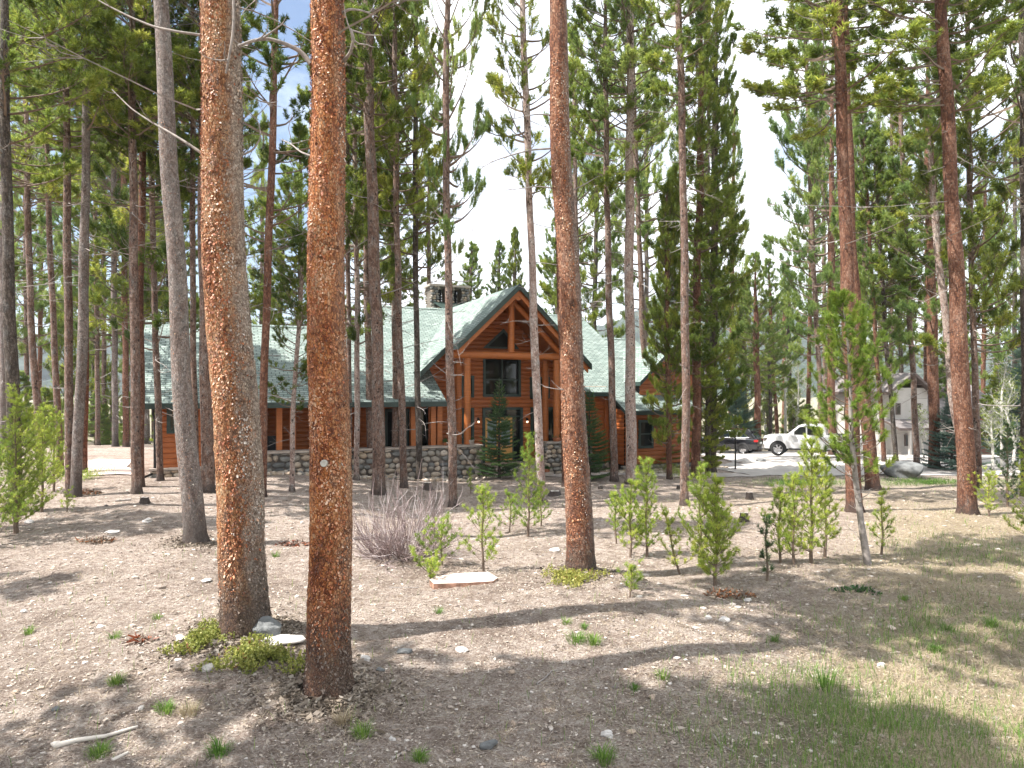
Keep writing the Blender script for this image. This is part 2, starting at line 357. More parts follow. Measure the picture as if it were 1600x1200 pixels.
def hills():
    m, t, b = newmat('forested_hillside'); o = objco(t)
    r1 = ramp(t, [(.35,(.020,.036,.022)),(.55,(.045,.07,.035)),(.75,(.09,.11,.055))]); t.links.new(noise(t, mapping(t, o, (1,1,2)), .05, 6, .8), r1.inputs[0])
    t.links.new(r1.outputs[0], b.inputs['Base Color']); b.inputs['Roughness'].default_value = 1
    bump(t, b, noise(t, o, .12, 6, .8), 1, 8)
    xs = np.linspace(-1500, 1500, 220); ys = np.linspace(600, 2300, 60)
    X, Y = np.meshgrid(xs, ys)
    ridge = 120+60*np.sin(X/330+1.2)+35*np.sin(X/140)+20*np.sin(X/61+2)
    ridge = ridge*(1-.55*np.exp(-((X+30)/260)**2))
    Z = -12 + ridge*sstep((Y-600)/600) + 6*np.random.default_rng(2).normal(size=X.shape)
    V = np.stack([X,Y,Z],-1).reshape(-1,3); nx = len(xs); i = np.arange(len(ys)-1)[:,None]*nx+np.arange(nx-1)[None]
    tag(MB().add(V, np.stack([i,i+1,i+nx+1,i+nx],-1).reshape(-1,4)).build('hills', m, smooth=False), kind='structure')
hills()

# ------------------------------------------------------------------ foliage generators
def unit(v): return v/(np.linalg.norm(v, axis=-1, keepdims=True)+1e-9)
def brush(mb, P, D, L, nl, wd, n, r, mi=1, tint=None, amin=30, amax=72):
    """needle brushes: at each point P along direction D"""
    m = len(P)
    if m == 0: return
    L = np.broadcast_to(L, (m,)); D = unit(D)
    base = P[:,None]+D[:,None]*(L[:,None]*r.uniform(0, 1, (m, n)))[...,None]
    pr = r.normal(size=(m,n,3)); pr -= (pr*D[:,None]).sum(-1, keepdims=True)*D[:,None]; pr = unit(pr)
    a = np.radians(r.uniform(amin, amax, (m,n)))[...,None]
    d = D[:,None]*np.cos(a)+pr*np.sin(a)
    tip = base+d*(nl*r.uniform(.7,1.2,(m,n)))[...,None]
    wv = unit(np.cross(d, r.normal(size=(m,n,3))))*wd/2
    V = np.stack([base-wv, base+wv, tip], 2).reshape(-1,3)
    if tint is None: tint = np.clip(r.beta(2, 2.6, m), 0, 1)
    tt = np.clip(tint[:,None]+r.normal(0,.09,(m,n)), 0, 1).ravel()
    mb.add(V, np.arange(len(V)).reshape(-1,3), mi, tt)

def limb(p0, az, el0, L, curve, r, k=6, wob=.05):
    """a curved branch; curve>0 turns upward"""
    P = [np.array(p0, float)]; e = el0
    for i in range(k):
        e += curve/k; az += r.normal(0, wob*2)
        P.append(P[-1]+np.array([cos(az)*cos(e), sin(az)*cos(e), sin(e)])*L/k)
    return np.array(P)

def pine_crown(seed, H=10., Rm=1.7, nb=85, twigs=7, tl=.20, nl=.125, wd=.023, nn=23, shape='pine', droop=0.0, tufts=(3,6), gaps=.22, bare=12):
    r = np.random.default_rng(seed); mb = MB(); PP=[]; DD=[]; TT=[]
    for i in range(nb):
        t = (i+r.uniform())/nb*.985+.01
        if r.uniform() < gaps*.5 and t < .8: continue
        if shape == 'pine': prof = (.55+.45*sin(min(1, t*1.9)*pi/2))*(1-max(0, t-.25)/.75)**.65
        elif shape == 'full': prof = (1-t)**.5*(.6+.4*min(1, t*3.2)**.8)
        else: prof = (1-t)**.9+.03
        L = Rm*prof*r.uniform(.55, 1.15)+.12
        az = r.uniform(0, 2*pi)
        el = {'pine': radians(-8+55*t**1.3), 'full': radians(-12+55*t**1.3), 'spruce': radians(-14+55*t**2)}[shape]+r.normal(0,.12)-droop
        P = limb((0,0,t*H), az, el, L, radians(38 if shape != 'spruce' else 22), r)
        br = .012+.012*L; mb.tube(P, np.linspace(br, .005, len(P)), 3, 0, cap=False)
        lt = np.clip(r.beta(2.2, 2.4), 0, 1)   # one tone per branch
        nt_ = max(2, int(twigs*L/ max(Rm,.3)+1))
        for j in range(nt_):
            s = r.uniform(.3, 1)**.8; q = s*(len(P)-1); a = int(min(q, len(P)-2)); p = P[a]+(P[a+1]-P[a])*(q-a)
            d = unit(P[a+1]-P[a]); sd_ = unit(np.cross(d, [0,0,1]))*r.choice([-1,1])
            l2 = (.16+.34*L*(1.1-s))*r.uniform(.6,1.1)
            td = unit(d*r.uniform(.4,1)+sd_*r.uniform(.3,1)+np.array([0,0,r.uniform(0,.55) if shape != 'spruce' else r.uniform(-.25,.1)]))
            e = p+td*l2; mb.tube(np.array([p, e]), [.007,.004], 3, 0, cap=False)
            for k in range(r.integers(tufts[0], tufts[1]+1)):
                f = r.uniform(.35, 1.0) if k else 1.0
                PP.append(p+td*l2*f*.95); up = .55 if shape != 'spruce' else .05
                DD.append(td*.8+r.normal(0,.35,3)+np.array([0,0,up])); TT.append(np.clip(.10+lt*.55+r.beta(2,2.6)*.45, 0, 1))
        PP.append(P[-1]); DD.append(unit(P[-1]-P[-2])+np.array([0,0,.3])); TT.append(lt)
    for k in range(3): PP.append(np.array([0,0,H-.1*k])); DD.append(np.array([0,0,1.])+r.normal(0,.1,3)); TT.append(.6)
    for i in range(bare):    # dead limbs under and inside the crown
        az = r.uniform(0, 2*pi); L = r.uniform(.4,1.3)*Rm*.8
        P = limb((0,0,r.uniform(-.35*H, .45*H) if bare > 6 else r.uniform(-.1*H,.3*H)), az, radians(r.uniform(-25,20)), L, radians(r.uniform(-35,40)), r, 6, .12)
        mb.tube(P, np.linspace(.014,.004,len(P)), 3, 2, cap=False)
        for k in range(3):
            a = r.integers(2, 6); Q = limb(P[a], az+r.choice([-1,1])*r.uniform(.4,1), r.normal(0,.3), L*.3, .4, r, 3, .2); mb.tube(Q, np.linspace(.007,.003,len(Q)), 3, 2, cap=False)
    brush(mb, np.array(PP), np.array(DD), tl, nl, wd, nn, r, 1, np.array(TT))
    return mb
def mk(seed, nd, **k): return pine_crown(seed, **k).mesh('crown', [M['twig'], M[nd], M['deadwood']])
CR = {
 'p1': mk(1,'nd_pine', H=10, Rm=2.4, nb=115, twigs=11),
 'p2': mk(2,'nd_pine', H=10, Rm=2.4, nb=90, twigs=11, gaps=.5),
 'p3': mk(3,'nd_pine', H=10, Rm=2.0, nb=110, twigs=9),
 'k1': mk(4,'nd_dark', H=10, Rm=2.4, nb=115, twigs=11),
 'k2': mk(5,'nd_dark', H=10, Rm=2.5, nb=85, twigs=11, gaps=.5),
 'l1': mk(6,'nd_light', H=10, Rm=2.4, nb=115, twigs=11),
 'l2': mk(7,'nd_light', H=10, Rm=2.4, nb=95, twigs=10, gaps=.4),
 'dense': mk(8,'nd_pine', H=18, Rm=2.5, nb=225, twigs=13, tl=.22, nl=.14, wd=.028, nn=17, shape='full', gaps=.3, bare=0),
 'full': mk(9,'nd_pine', H=10, Rm=2.0, nb=190, twigs=10, shape='full', gaps=.1, bare=0),
 'fulll': mk(10,'nd_light', H=10, Rm=2.0, nb=170, twigs=10, shape='full', gaps=.1, bare=0),
 'fardk': mk(11,'nd_dark', H=12, Rm=2.2, nb=100, twigs=9, tl=.3, nl=.18, wd=.045, nn=8, gaps=.3, bare=6),
 'farlt': mk(12,'nd_light', H=12, Rm=2.2, nb=100, twigs=9, tl=.3, nl=.18, wd=.045, nn=8, gaps=.3, bare=6),
 'farfull': mk(13,'nd_pine', H=8, Rm=2.0, nb=170, twigs=9, tl=.28, nl=.16, wd=.045, nn=8, shape='full', gaps=.1, bare=0),
}
CRH = {'dense':18., 'fardk':12., 'farlt':12., 'farfull':8.}

def trunk_mesh(path, rads, n, mats, seed, flakes=0, knots=True, flare=1.35, detail=0, limbs=0, gx=.6):
    """tapered wandering trunk; path local to its base"""
    r = np.random.default_rng(seed); P = np.array(path, float); rads = np.array(rads, float)
    H = P[-1,2]-P[0,2]
    k = max(24, int(H*(14 if detail else 3)))
    zz = np.linspace(P[0,2], P[-1,2], k) if not detail else P[0,2]+H*np.linspace(0,1,k)**1.15
    def smooth(zs, col):
        y = np.interp(zs, P[:,2], col); w_ = H/26
        return (np.interp(zs-w_, P[:,2], col)+2*y+np.interp(zs+w_, P[:,2], col))/4
    cx = smooth(zz, P[:,0]); cy = smooth(zz, P[:,1]); rr = np.interp(zz, P[:,2], rads)
    cx += rads[0]*.10*np.sin(zz*1.3+seed)*np.clip(zz, 0, 1); 
    fl = 1+(flare-1)*np.exp(-np.clip(zz-P[0,2]-.0, 0, 99)/(.22 if rads[0] > .15 else .12)); rr = rr*fl
    th = np.arange(n)*2*pi/n
    w1 = 1+.03*np.sin(th[None]*2+zz[:,None]*.8+seed)+.02*np.sin(th[None]*3-zz[:,None]*2.1)
    root = np.exp(-np.clip(zz-P[0,2], 0, 99)/.12)[:,None]*.16*np.sin(th[None]*5+seed)
    w1 = w1+root
    if detail: w1 = w1+r.normal(0,.016,(k,n))+.03*np.sin(th[None]*5+zz[:,None]*3.1+seed)*np.sin(zz[:,None]*2.3)+.016*np.sin(th[None]*23+zz[:,None]*31)*np.sin(zz[:,None]*17+th[None]*9)
    V = np.stack([cx[:,None]+rr[:,None]*w1*np.cos(th), cy[:,None]+rr[:,None]*w1*np.sin(th), np.broadcast_to(zz[:,None], (k,n))], -1)
    mb = MB(); i = np.arange(k-1)[:,None]*n; j = np.arange(n)[None]; j2 = (j+1)%n
    mb.add(V.reshape(-1,3), np.stack([i+j,i+j2,i+n+j2,i+n+j],-1).reshape(-1,4), 0)
    if flakes:
        z = r.uniform(P[0,2]+.1, min(P[-1,2], P[0,2]+9), flakes); a = r.uniform(0, 2*pi, flakes)
        c = np.stack([np.interp(z, zz, cx), np.interp(z, zz, cy), z], -1); ra = np.interp(z, zz, rr)
        nrm = np.stack([np.cos(a), np.sin(a), 0*a], -1); tg = np.stack([-np.sin(a), np.cos(a), 0*a], -1); up = np.array([0,0,1.])
        sz = r.uniform(.004,.013,flakes)*(.6+rads[0]*1.6)*r.choice([1,1,1,1.7],flakes); base = c+nrm*(ra*1.005)[:,None]
        lift = r.uniform(.15,.9,flakes)[:,None]; roll = r.normal(0,.4,flakes)[:,None]
        u_ = unit(tg+up*roll); v_ = unit(up-tg*roll)
        tipd = unit(v_*r.choice([-1,1],flakes)[:,None]+nrm*lift)
        A = base-u_*sz[:,None]*.6; B = base+u_*sz[:,None]*.6
        Cc = B*.9+A*.1+tipd*(sz*r.uniform(.9,2.0,flakes))[:,None]; Dd = A*.85+B*.15+tipd*(sz*r.uniform(.9,2.0,flakes))[:,None]
        VV = np.stack([A,B,Cc,Dd],1).reshape(-1,3)
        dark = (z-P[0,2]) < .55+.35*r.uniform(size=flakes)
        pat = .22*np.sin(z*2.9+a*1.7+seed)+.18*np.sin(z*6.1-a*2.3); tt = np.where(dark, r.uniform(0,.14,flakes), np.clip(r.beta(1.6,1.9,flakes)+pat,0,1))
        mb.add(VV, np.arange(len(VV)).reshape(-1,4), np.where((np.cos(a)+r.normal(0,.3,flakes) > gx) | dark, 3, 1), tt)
    for q in range(limbs):
        z = r.uniform(P[0,2]+H*.12, P[0,2]+H*.55); c = np.array([np.interp(z, zz, cx), np.interp(z, zz, cy), z]); L = r.uniform(.25, 1.2)
        az = r.uniform(0, 2*pi); Q = limb(c, az, radians(r.uniform(-30,25)), L, radians(r.uniform(-30,50)), r, 6, .15)
        mb.tube(Q, np.linspace(.013,.003,len(Q)), 4, 2, cap=False)
        for kk in range(2):
            a_ = r.integers(2,6); Q2 = limb(Q[a_], az+r.choice([-1,1])*.7, r.normal(0,.3), L*.35, .4, r, 3, .2); mb.tube(Q2, np.linspace(.006,.003,len(Q2)), 3, 2, cap=False)
    return mb.mesh('trunk', mats, True)

PINE_GROUP = 'lodgepole pines standing around the log house'
TREES = []
def pine(label, pts, wb, wt, bk, crown, yc, ytop, rs=1.0, D=None, flakes=0, detail=0, limbs=6, name='pine_tree', group=PINE_GROUP, crown2=None, n=None, zc=None, Ht=None, gx=.6):
    """pts: base first, (px,py) up the stem; widths in photo pixels; yc, ytop: rows where the crown starts and ends"""
    bx, by = pts[0]
    if D is None: x, y = unproj(bx, by); D = y
    else: x = (bx-800)/F*D; y = D
    z0 = gz(x, y); s = D/F
    path = [(0, 0, -.12)] ; rads = [wb*s/2]
    for (px, py) in pts[1:]:
        path.append(((px-800)/F*D-x, 0, CAMZ+(HZ-py)*s-z0)); 
    zt = (CAMZ+(HZ-ytop)*s-z0) if Ht is None else Ht
    zcr = (CAMZ+(HZ-yc)*s-z0) if zc is None else zc
    a, b_ = path[-2], path[-1]; sl = (b_[0]-a[0])/max(.1, b_[2]-a[2])
    if zt > b_[2]+.3:
        xt = b_[0]+sl*.6*(zt-b_[2]); path.append((xt, 0, zt))
    P = np.array(path); zl = P[:,2]; z_at0 = CAMZ+(HZ)*s-z0
    rb = wb*s/2; rt = wt*s/2
    rad = []
    for z in zl:
        if z <= z_at0: rad.append(rb+(rt-rb)*max(0,z)/z_at0)
        else: rad.append(max(.02, rt*(1-(z-z_at0)/max(.1,(zt-z_at0))*.93)))
    nseg = n or (64 if detail else (20 if wb > 15 else 12))
    zf = np.unique(np.concatenate([np.linspace(zl[0], zl[-1], 40), zl])); Pf = np.stack([np.interp(zf, zl, P[:,0]), 0*zf, zf], -1)
    rad = np.interp(zf, zl, rad)
    rad = np.minimum(rad, .02+np.clip(zt-zf, 0, None)*.035+.0) if zt < 30 else rad
    root = empty(name, (x, y, z0), label, 'pine tree' if 'spruce' not in name else 'spruce tree', group, 0)
    seed = len(TREES)+11
    me = trunk_mesh(Pf, rad, nseg, [M[bk], M['flake'], M['deadwood'], M['flake_g']], seed, flakes, detail=detail, limbs=limbs, gx=gx)
    tr = bpy.data.objects.new('trunk', me); COL.objects.link(tr); tr.parent = root
    if crown:
        H = CRH.get(crown, 10.); c = bpy.data.objects.new('crown', CR[crown]); COL.objects.link(c); c.parent = root
        xc = float(np.interp(zcr, zf, Pf[:,0])); xt = float(Pf[-1,0]); hh = zt-zcr
        c.location = (xc, 0, zcr); sc_ = hh/H
        ang = math.atan2(xt-xc, hh)
        c.rotation_euler = (0, ang, 0) if True else None
        rz = R.uniform(0, 6.28); c.rotation_euler = (Matrix.Rotation(ang,3,'Y')@Matrix.Rotation(rz,3,'Z')).to_euler()
        c.scale = (rs, rs, hh/cos(ang)/H)
    TREES.append(root); return root
# ------------------------------------------------------------------ the standing pines (rows and columns read off the photograph, built at their real distance)
T = pine
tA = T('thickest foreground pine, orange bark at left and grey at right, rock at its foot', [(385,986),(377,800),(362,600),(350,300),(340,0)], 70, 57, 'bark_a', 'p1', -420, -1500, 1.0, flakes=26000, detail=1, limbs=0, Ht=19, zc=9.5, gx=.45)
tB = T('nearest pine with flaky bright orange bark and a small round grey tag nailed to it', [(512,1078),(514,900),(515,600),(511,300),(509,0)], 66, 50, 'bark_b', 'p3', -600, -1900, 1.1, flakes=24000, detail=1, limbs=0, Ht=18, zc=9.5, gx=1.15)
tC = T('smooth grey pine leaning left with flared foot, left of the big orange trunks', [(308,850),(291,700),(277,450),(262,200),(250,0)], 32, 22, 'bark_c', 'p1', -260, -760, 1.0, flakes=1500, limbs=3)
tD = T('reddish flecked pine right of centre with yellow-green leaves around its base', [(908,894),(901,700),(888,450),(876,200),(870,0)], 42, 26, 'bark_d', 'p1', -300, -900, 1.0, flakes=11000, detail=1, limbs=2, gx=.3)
T('thin dark red pine rising just behind the left edge of the flecked reddish trunk', [(884,760),(881,600),(874,430),(868,200),(866,0)], 11, 8, 'bark_r', 'p3', -60, -300, .9, limbs=3)
T('rusty red trunk standing directly behind the tall bright sapling', [(1336,800),(1332,690),(1327,500),(1322,400),(1316,200),(1308,0)], 23, 15, 'bark_r', 'p1', 190, -420, 1.55, limbs=9)
T('dark red pine with flared foot near the drive, right of the tallest sapling', [(1366,766),(1352,640),(1341,550),(1331,400),(1325,200),(1320,0)], 21, 9, 'bark_r', 'p1', 80, -300, 1.2, limbs=6)
T('stout rust brown pine at the far right with smooth leaning trunk', [(1513,804),(1506,680),(1497,500),(1489,330),(1480,180),(1470,0)], 27, 16, 'bark_r', 'p1', 190, -380, 1.45, flakes=1500, limbs=6)
T('pale thin snag with peeling bark leaning against the stout pine on the right', [(1518,752),(1504,700),(1488,620),(1478,500),(1464,380),(1455,270)], 13, 7, 'bark_p', 'l2', 420, 180, .5, D=26, limbs=14)
T('slim trunk close behind the stout rust brown pine, dark boughs on its right', [(1529,762),(1526,650),(1522,560),(1515,300),(1512,0)], 10, 6, 'bark_m', 'k1', 560, -150, 1.25, limbs=4)
T('pine on the right edge of the view with its bare trunk against the sky', [(1603,775),(1602,500),(1600,300),(1597,0)], 13, 9, 'bark_k', 'k2', 330, -340, 1.3, limbs=6)
T('thin straight pinkish grey trunk between the two middle sapling clusters', [(1069,790),(1072,650),(1070,450),(1066,200),(1060,0)], 14, 10, 'bark_m', 'p3', 180, -320, .85, limbs=14)
T('red brown pine half hidden in the lower boughs of the tall dense conifer', [(1087,746),(1089,600),(1088,450),(1094,300),(1095,100)], 15, 8, 'bark_r', 'dense', 610, -60, 1.0, limbs=2)
T('tall dense dark green conifer with boughs nearly to the ground, beside the lamp post', [(1112,738),(1114,600),(1116,400),(1118,200)], 14, 8, 'bark_k', 'dense', 690, -120, .72, limbs=0)
T('pale pinkish trunk in front of the right wing of the house, knotted and nearly straight', [(986,756),(986,640),(983,450),(984,250),(986,0)], 17, 11, 'bark_p', 'l1', 230, -350, 1.2, limbs=16)
T('narrow greyish trunk between the reddish flecked pine and the pale pinkish trunk', [(960,752),(957,620),(952,480),(948,300),(946,100)], 12, 7, 'bark_m', 'p2', 330, -150, 1.2, limbs=14)
T('brown trunk in front of the dormer, bending left towards its top', [(1018,724),(1012,620),(1004,520),(1000,400),(992,200)], 10, 6, 'bark_m', 'l2', 400, -60, 1.2, limbs=12)
T('thin red trunk behind the brown one at the right end of the log house', [(1046,725),(1045,640),(1042,520),(1042,300)], 9, 6, 'bark_r', 'full', 705, 300, .62, D=29.3, limbs=6)
T('slender pine in front of the front door gable with dotted reddish bark', [(849,785),(841,680),(835,520),(829,350),(822,160),(816,0)], 14, 9, 'bark_p', 'p2', 330, -260, .85, limbs=16)
T('slender dotted pine before the left gable slope, needle tuft at roof height', [(709,792),(705,640),(701,480),(698,300),(696,150),(700,0)], 14, 9, 'bark_m', 'l2', 420, -420, .62, limbs=22)
T('straight grey brown pine in front of the stone wall, tufts just above roof level', [(655,751),(653,620),(650,480),(649,300),(650,100)], 10, 7, 'bark_k', 'p2', 480, -150, .85, limbs=10)
T('broad brown pine rising behind the bare shrub', [(591,772),(592,640),(588,500),(583,350),(577,180),(574,0)], 20, 15, 'bark_m', 'p1', 230, -480, 1.1, limbs=6)
T('darker trunk showing just left of the broad brown pine behind the bare shrub', [(580,744),(577,620),(574,480),(571,300),(570,100)], 11, 9, 'bark_m', 'p2', 260, -150, 1.0, limbs=4)
T('left one of two close brown trunks in front of the porch windows', [(618,745),(618,600),(617,450),(614,300),(611,100)], 11, 7, 'bark_m', 'p1', 420, -160, 1.1, limbs=6)
T('pine with orange scar low on its trunk, right of two close trunks at porch', [(632,762),(628,640),(623,500),(620,350),(617,100)], 12, 8, 'bark_m', 'p3', 360, -200, 1.1, limbs=8)
T('thin grey brown trunk standing immediately right of the nearest orange trunk', [(557,750),(558,640),(558,500),(556,350),(553,150)], 9, 6, 'bark_p', 'k2', 560, -100, 1.0, limbs=9)
T('thin shaded trunk peeping out from behind the right edge of the nearest orange trunk', [(546,744),(546,600),(544,450),(543,250)], 8, 6, 'bark_m', 'p1', 400, -60, 1.0, limbs=5)
T('dark trunked pine between the two big orange trunks, drooping boughs before the roof', [(409,777),(412,620),(417,450),(424,280),(429,100)], 13, 10, 'bark_r', 'k2', 400, -230, 1.1, limbs=14)
T('thin wavering grey sapling trunk with a bright tuft, left of the nearest orange trunk', [(456,768),(458,640),(463,560),(470,470),(474,380)], 8, 4, 'bark_p', 'k2', 650, 370, .55, limbs=3)
T('light brown pine with splayed foot near the left house corner, before its twin', [(214,772),(211,600),(209,400),(207,200)], 15, 10, 'bark_m', 'p1', 230, -280, 1.1, limbs=4)
T('darker twin close behind the light brown pine near the left corner of the house', [(219,760),(219,600),(218,450),(223,280)], 13, 9, 'bark_r', 'k1', 330, -220, 1.1, limbs=6)
T('slim dark pine standing against the left end wall of the house', [(251,751),(247,640),(243,520),(239,380),(236,200)], 10, 7, 'bark_m', 'k2', 560, -80, 1.0, limbs=8)
T('slim trunk hidden low down by the leaning grey pine, seen against the roof', [(306,760),(303,600),(301,450),(301,200)], 10, 7, 'bark_m', 'k2', 330, -140, 1.0, limbs=7)
T('brown trunk immediately left of the thickest orange pine', [(325,769),(322,600),(319,450),(317,250)], 19, 13, 'bark_m', 'p1', 240, -260, 1.0, limbs=4)
T('straight grey brown trunk on the left that crosses a leaning one at its foot', [(109,776),(108,600),(106,450),(104,200)], 13, 9, 'bark_m', 'l1', 235, -260, .95, limbs=5)
T('dark grey leaning trunk on the left crossing the straight one at its foot', [(117,777),(124,650),(130,500),(132,350),(136,150)], 16, 10, 'bark_c', 'p2', 250, -260, 1.05, limbs=7)
T('red brown trunk behind the crossing pair on the left', [(131,740),(133,620),(134,500),(134,300)], 10, 7, 'bark_r', 'l1', 180, -120, 1.0, limbs=5)
T('thick dark trunk rising out of the young pines at the left edge', [(27,800),(20,634),(14,450),(9,250),(7,100)], 20, 12, 'bark_k', 'p2', 300, -350, 1.1, limbs=6)
T('reddish slender trunk bending left, second from the left edge', [(66,752),(58,631),(48,500),(44,350)], 11, 7, 'bark_m', 'p2', 330, -120, 1.2, limbs=6)
T('reddish trunk between the young pines and the crossing pair on the left', [(95,740),(90,640),(83,500),(76,330)], 10, 6, 'bark_m', 'l1', 330, -60, 1.2, limbs=6)
T('bushy pine with low bright boughs at the end of the log house', [(1106,744),(1106,650)], 9, 5, 'bark_k', 'full', 735, 560, .5, limbs=0)
# right hand middle distance
T('slim pine with many bare dead boughs standing in front of the white house', [(1433,716),(1429,640),(1426,570),(1421,500)], 9, 5, 'bark_m', 'p2', 480, 120, 1.3, D=35, limbs=22)
T('slim leaning trunk just left of the white house with a little fork of boughs', [(1401,714),(1394,640),(1386,560)], 7, 4, 'bark_k', 'p1', 500, 200, 1.1, D=36, limbs=8)
T('slim red trunk between the pickup tail and the white house', [(1382,714),(1377,640),(1371,580)], 7, 4, 'bark_r', 'l1', 600, 180, 1.1, D=36, limbs=6)
T('thick shaded trunk in front of the white house with the blue spruce at its side', [(1460,722),(1459,620),(1456,500)], 16, 11, 'bark_r', 'l2', 560, 60, 1.2, D=33, limbs=8)
T('dark red trunk standing behind the pickup cab', [(1301,706),(1299,640),(1298,520),(1299,400)], 12, 8, 'bark_r', 'l2', 520, -40, 1.5, D=44, limbs=10)
T('slim red trunk behind the bonnet of the pickup', [(1287,704),(1283,640),(1279,560),(1272,440)], 8, 6, 'bark_m', 'l1', 560, 10, 1.5, D=46, limbs=12)
T('red pine behind the black car, its trunk lit by the sun', [(1184,703),(1184,640),(1182,560)], 10, 7, 'bark_r', 'l1', 600, 400, 1.0, D=52, limbs=3)
T('left one of two thin dark trunks above the tail of the black car', [(1204,703),(1204,640),(1202,560)], 6, 4, 'bark_k', 'l2', 640, 500, .7, D=54, limbs=4)
T('right one of two thin dark trunks above the tail of the black car', [(1216,703),(1213,650),(1208,580)], 6, 4, 'bark_r', 'l1', 620, 410, .9, D=55, limbs=4)
# left middle distance
for i, (lab, bx, by, top, wd_, D, cr, yc, yt) in enumerate([
  ('thin grey trunk behind the patio, left one of three', 153, 722, 150, 7, 46, 'l1', 560, 60),
  ('grey trunk behind the patio, middle one of three', 180, 724, 178, 9, 42, 'p1', 540, 0),
  ('red trunk behind the patio, nearest to the house corner', 197, 722, 194, 9, 41, 'p2', 500, 80),
  ('pale trunk far left seen low between young pines', 42, 700, 40, 7, 50, 'l1', 560, 80),
  ('slim dark trunk far left beside the frame edge', 5, 715, 4, 9, 40, 'k2', 460, 0),
  ('slim trunk seen between the leaning grey pine and the house roof', 276, 712, 282, 7, 46, 'k1', 400, 40),
  ('slim trunk far behind, seen left of the slanting grey pine at the crossing pair', 163, 716, 162, 7, 52, 'p1', 520, 210)]):
    T(lab, [(bx,by),((bx*2+top)/3,560),(top,420)], wd_, wd_*.75, ['bark_m','bark_c','bark_r'][i%3], cr, yc, yt, 1.6 if i!=5 else 1.2, D=D, limbs=4)
# tall pines behind the house whose tops show over the roof
for i, (bx, D, cr, yc, yt, rs, lab) in enumerate([
  (733,47,'fulll',560,385,.75,'short pale pine just left of the gable peak, behind the chimney'),
  (779,49,'fulll',560,383,.65,'short pale pine between chimney and gable peak'),
  (806,52,'full',560,362,.6,'short dark pine right behind the gable peak'),
  (905,46,'p1',520,60,1.3,'tall pine behind the roof, its crown just right of the reddish flecked trunk'),
  (930,50,'l1',560,150,1.3,'pale tall pine behind the right part of the roof'),
  (1008,48,'l2',560,60,1.4,'tall pine behind the right wing of the log house'),
  (868,54,'l1',540,330,1.0,'low pine crown beyond the roof between the gable peak and the reddish trunk'),
  (560,46,'k1',480,90,1.5,'dark pine behind the main roof, right of the nearest orange trunk'),
  (610,50,'p1',500,160,1.4,'pine behind the main roof, crown between two thin trunks'),
  (668,52,'k2',480,240,1.1,'small dark pine behind the chimney'),
  (470,47,'p1',520,200,1.3,'pine behind the left roof between the two big orange trunks'),
  (440,50,'k1',520,340,1.2,'low dark pine just above the left roof ridge'),
  (380,48,'p2',500,120,1.4,'pine behind the left roof hidden in part by the thickest trunk'),
  (265,49,'p1',520,260,1.3,'pine over the left end of the roof'),
  (230,52,'l1',600,330,1.3,'pale pine beside the left end of the roof')]):
    T(lab, [(bx,705),(bx+R.uniform(-3,3),500),(bx+R.uniform(-6,6),350)], 8, 5, ['bark_m','bark_k','bark_c'][i%3], cr, yc, yt, rs*1.05, D=D, limbs=3, name='pine_tree', group='pines behind the log house')
# unlabelled-apart background forest, one shared description
far = [(-30,60,1),(12,55,0),(60,62,0),(105,58,2),(145,70,2),(200,64,1),(240,60,0),(300,66,2),(345,60,0),(405,62,1),(505,64,0),(540,66,2),(1070,56,0),(1105,60,1),(1140,64,0),(1165,58,2),
  (1235,66,3),(1262,60,0),(1290,70,1),(1322,58,0),(1350,62,1),(1392,66,0),(1410,60,3),(1445,64,1),(1475,58,0),(1500,62,2),(1535,56,1),(1555,60,0),(1585,54,1),(1620,58,0),(1655,50,2),(-70,52,0),(1225,74,0),(1340,76,3),(1376,80,1)]
far_lab = ['beyond the left edge of the young pines','at the far left above the left young pines','between the two slender trunks at far left','behind the crossing pair of trunks','in the blue sky gap at left','left of the light brown twin trunks','behind the slim dark pine at the house corner','over the left roof, behind the leaning grey pine','over the left roof, left of the thickest trunk','right of the thickest trunk, over the ridge','left of the nearest orange trunk, over the roof','right of the nearest orange trunk, over the roof','behind the broad brown pine, low crown','behind the red trunks at the right wing','behind the tall dense conifer, left side','behind the tall dense conifer, right side','over the black car','left of the white aspens over the pickup','above the bonnet of the pickup','above the cab of the pickup','right above the tallest sapling','behind the rusty red trunk','behind the dark red flared pine','left of the white house','over the left gable of the white house','over the ridge of the white house','left of the stout rust brown pine','right of the stout rust brown pine','over the left end of the garage roof','over the middle of the garage roof','over the right end of the garage roof','at the right edge, pale','at the far right edge','at the far left edge','in the bright sky gap over the black car','far off above the tallest sapling','far off between the rusty pines']
for i, (px, D, kd) in enumerate(far):
    cr = ['farlt' if i%3 else 'fardk','farlt','farfull','farlt'][kd]
    yt = R.uniform(90, 330) if kd != 2 else R.uniform(430, 520); 
    if 1195 < px < 1245: yt = R.uniform(370,430)
    if 120 < px < 175: yt = 430
    T(['dark','pale','low bushy','thin pale'][kd]+' background pine '+far_lab[i], [(px,700),(px+R.uniform(-4,4),500)], 7, 4.5, ['bark_m','bark_k','bark_r'][i%3], cr, R.uniform(560,640) if kd != 2 else 700, yt, R.uniform(.8,1.1), D=D, limbs=0, group='pines of the background forest', n=8)
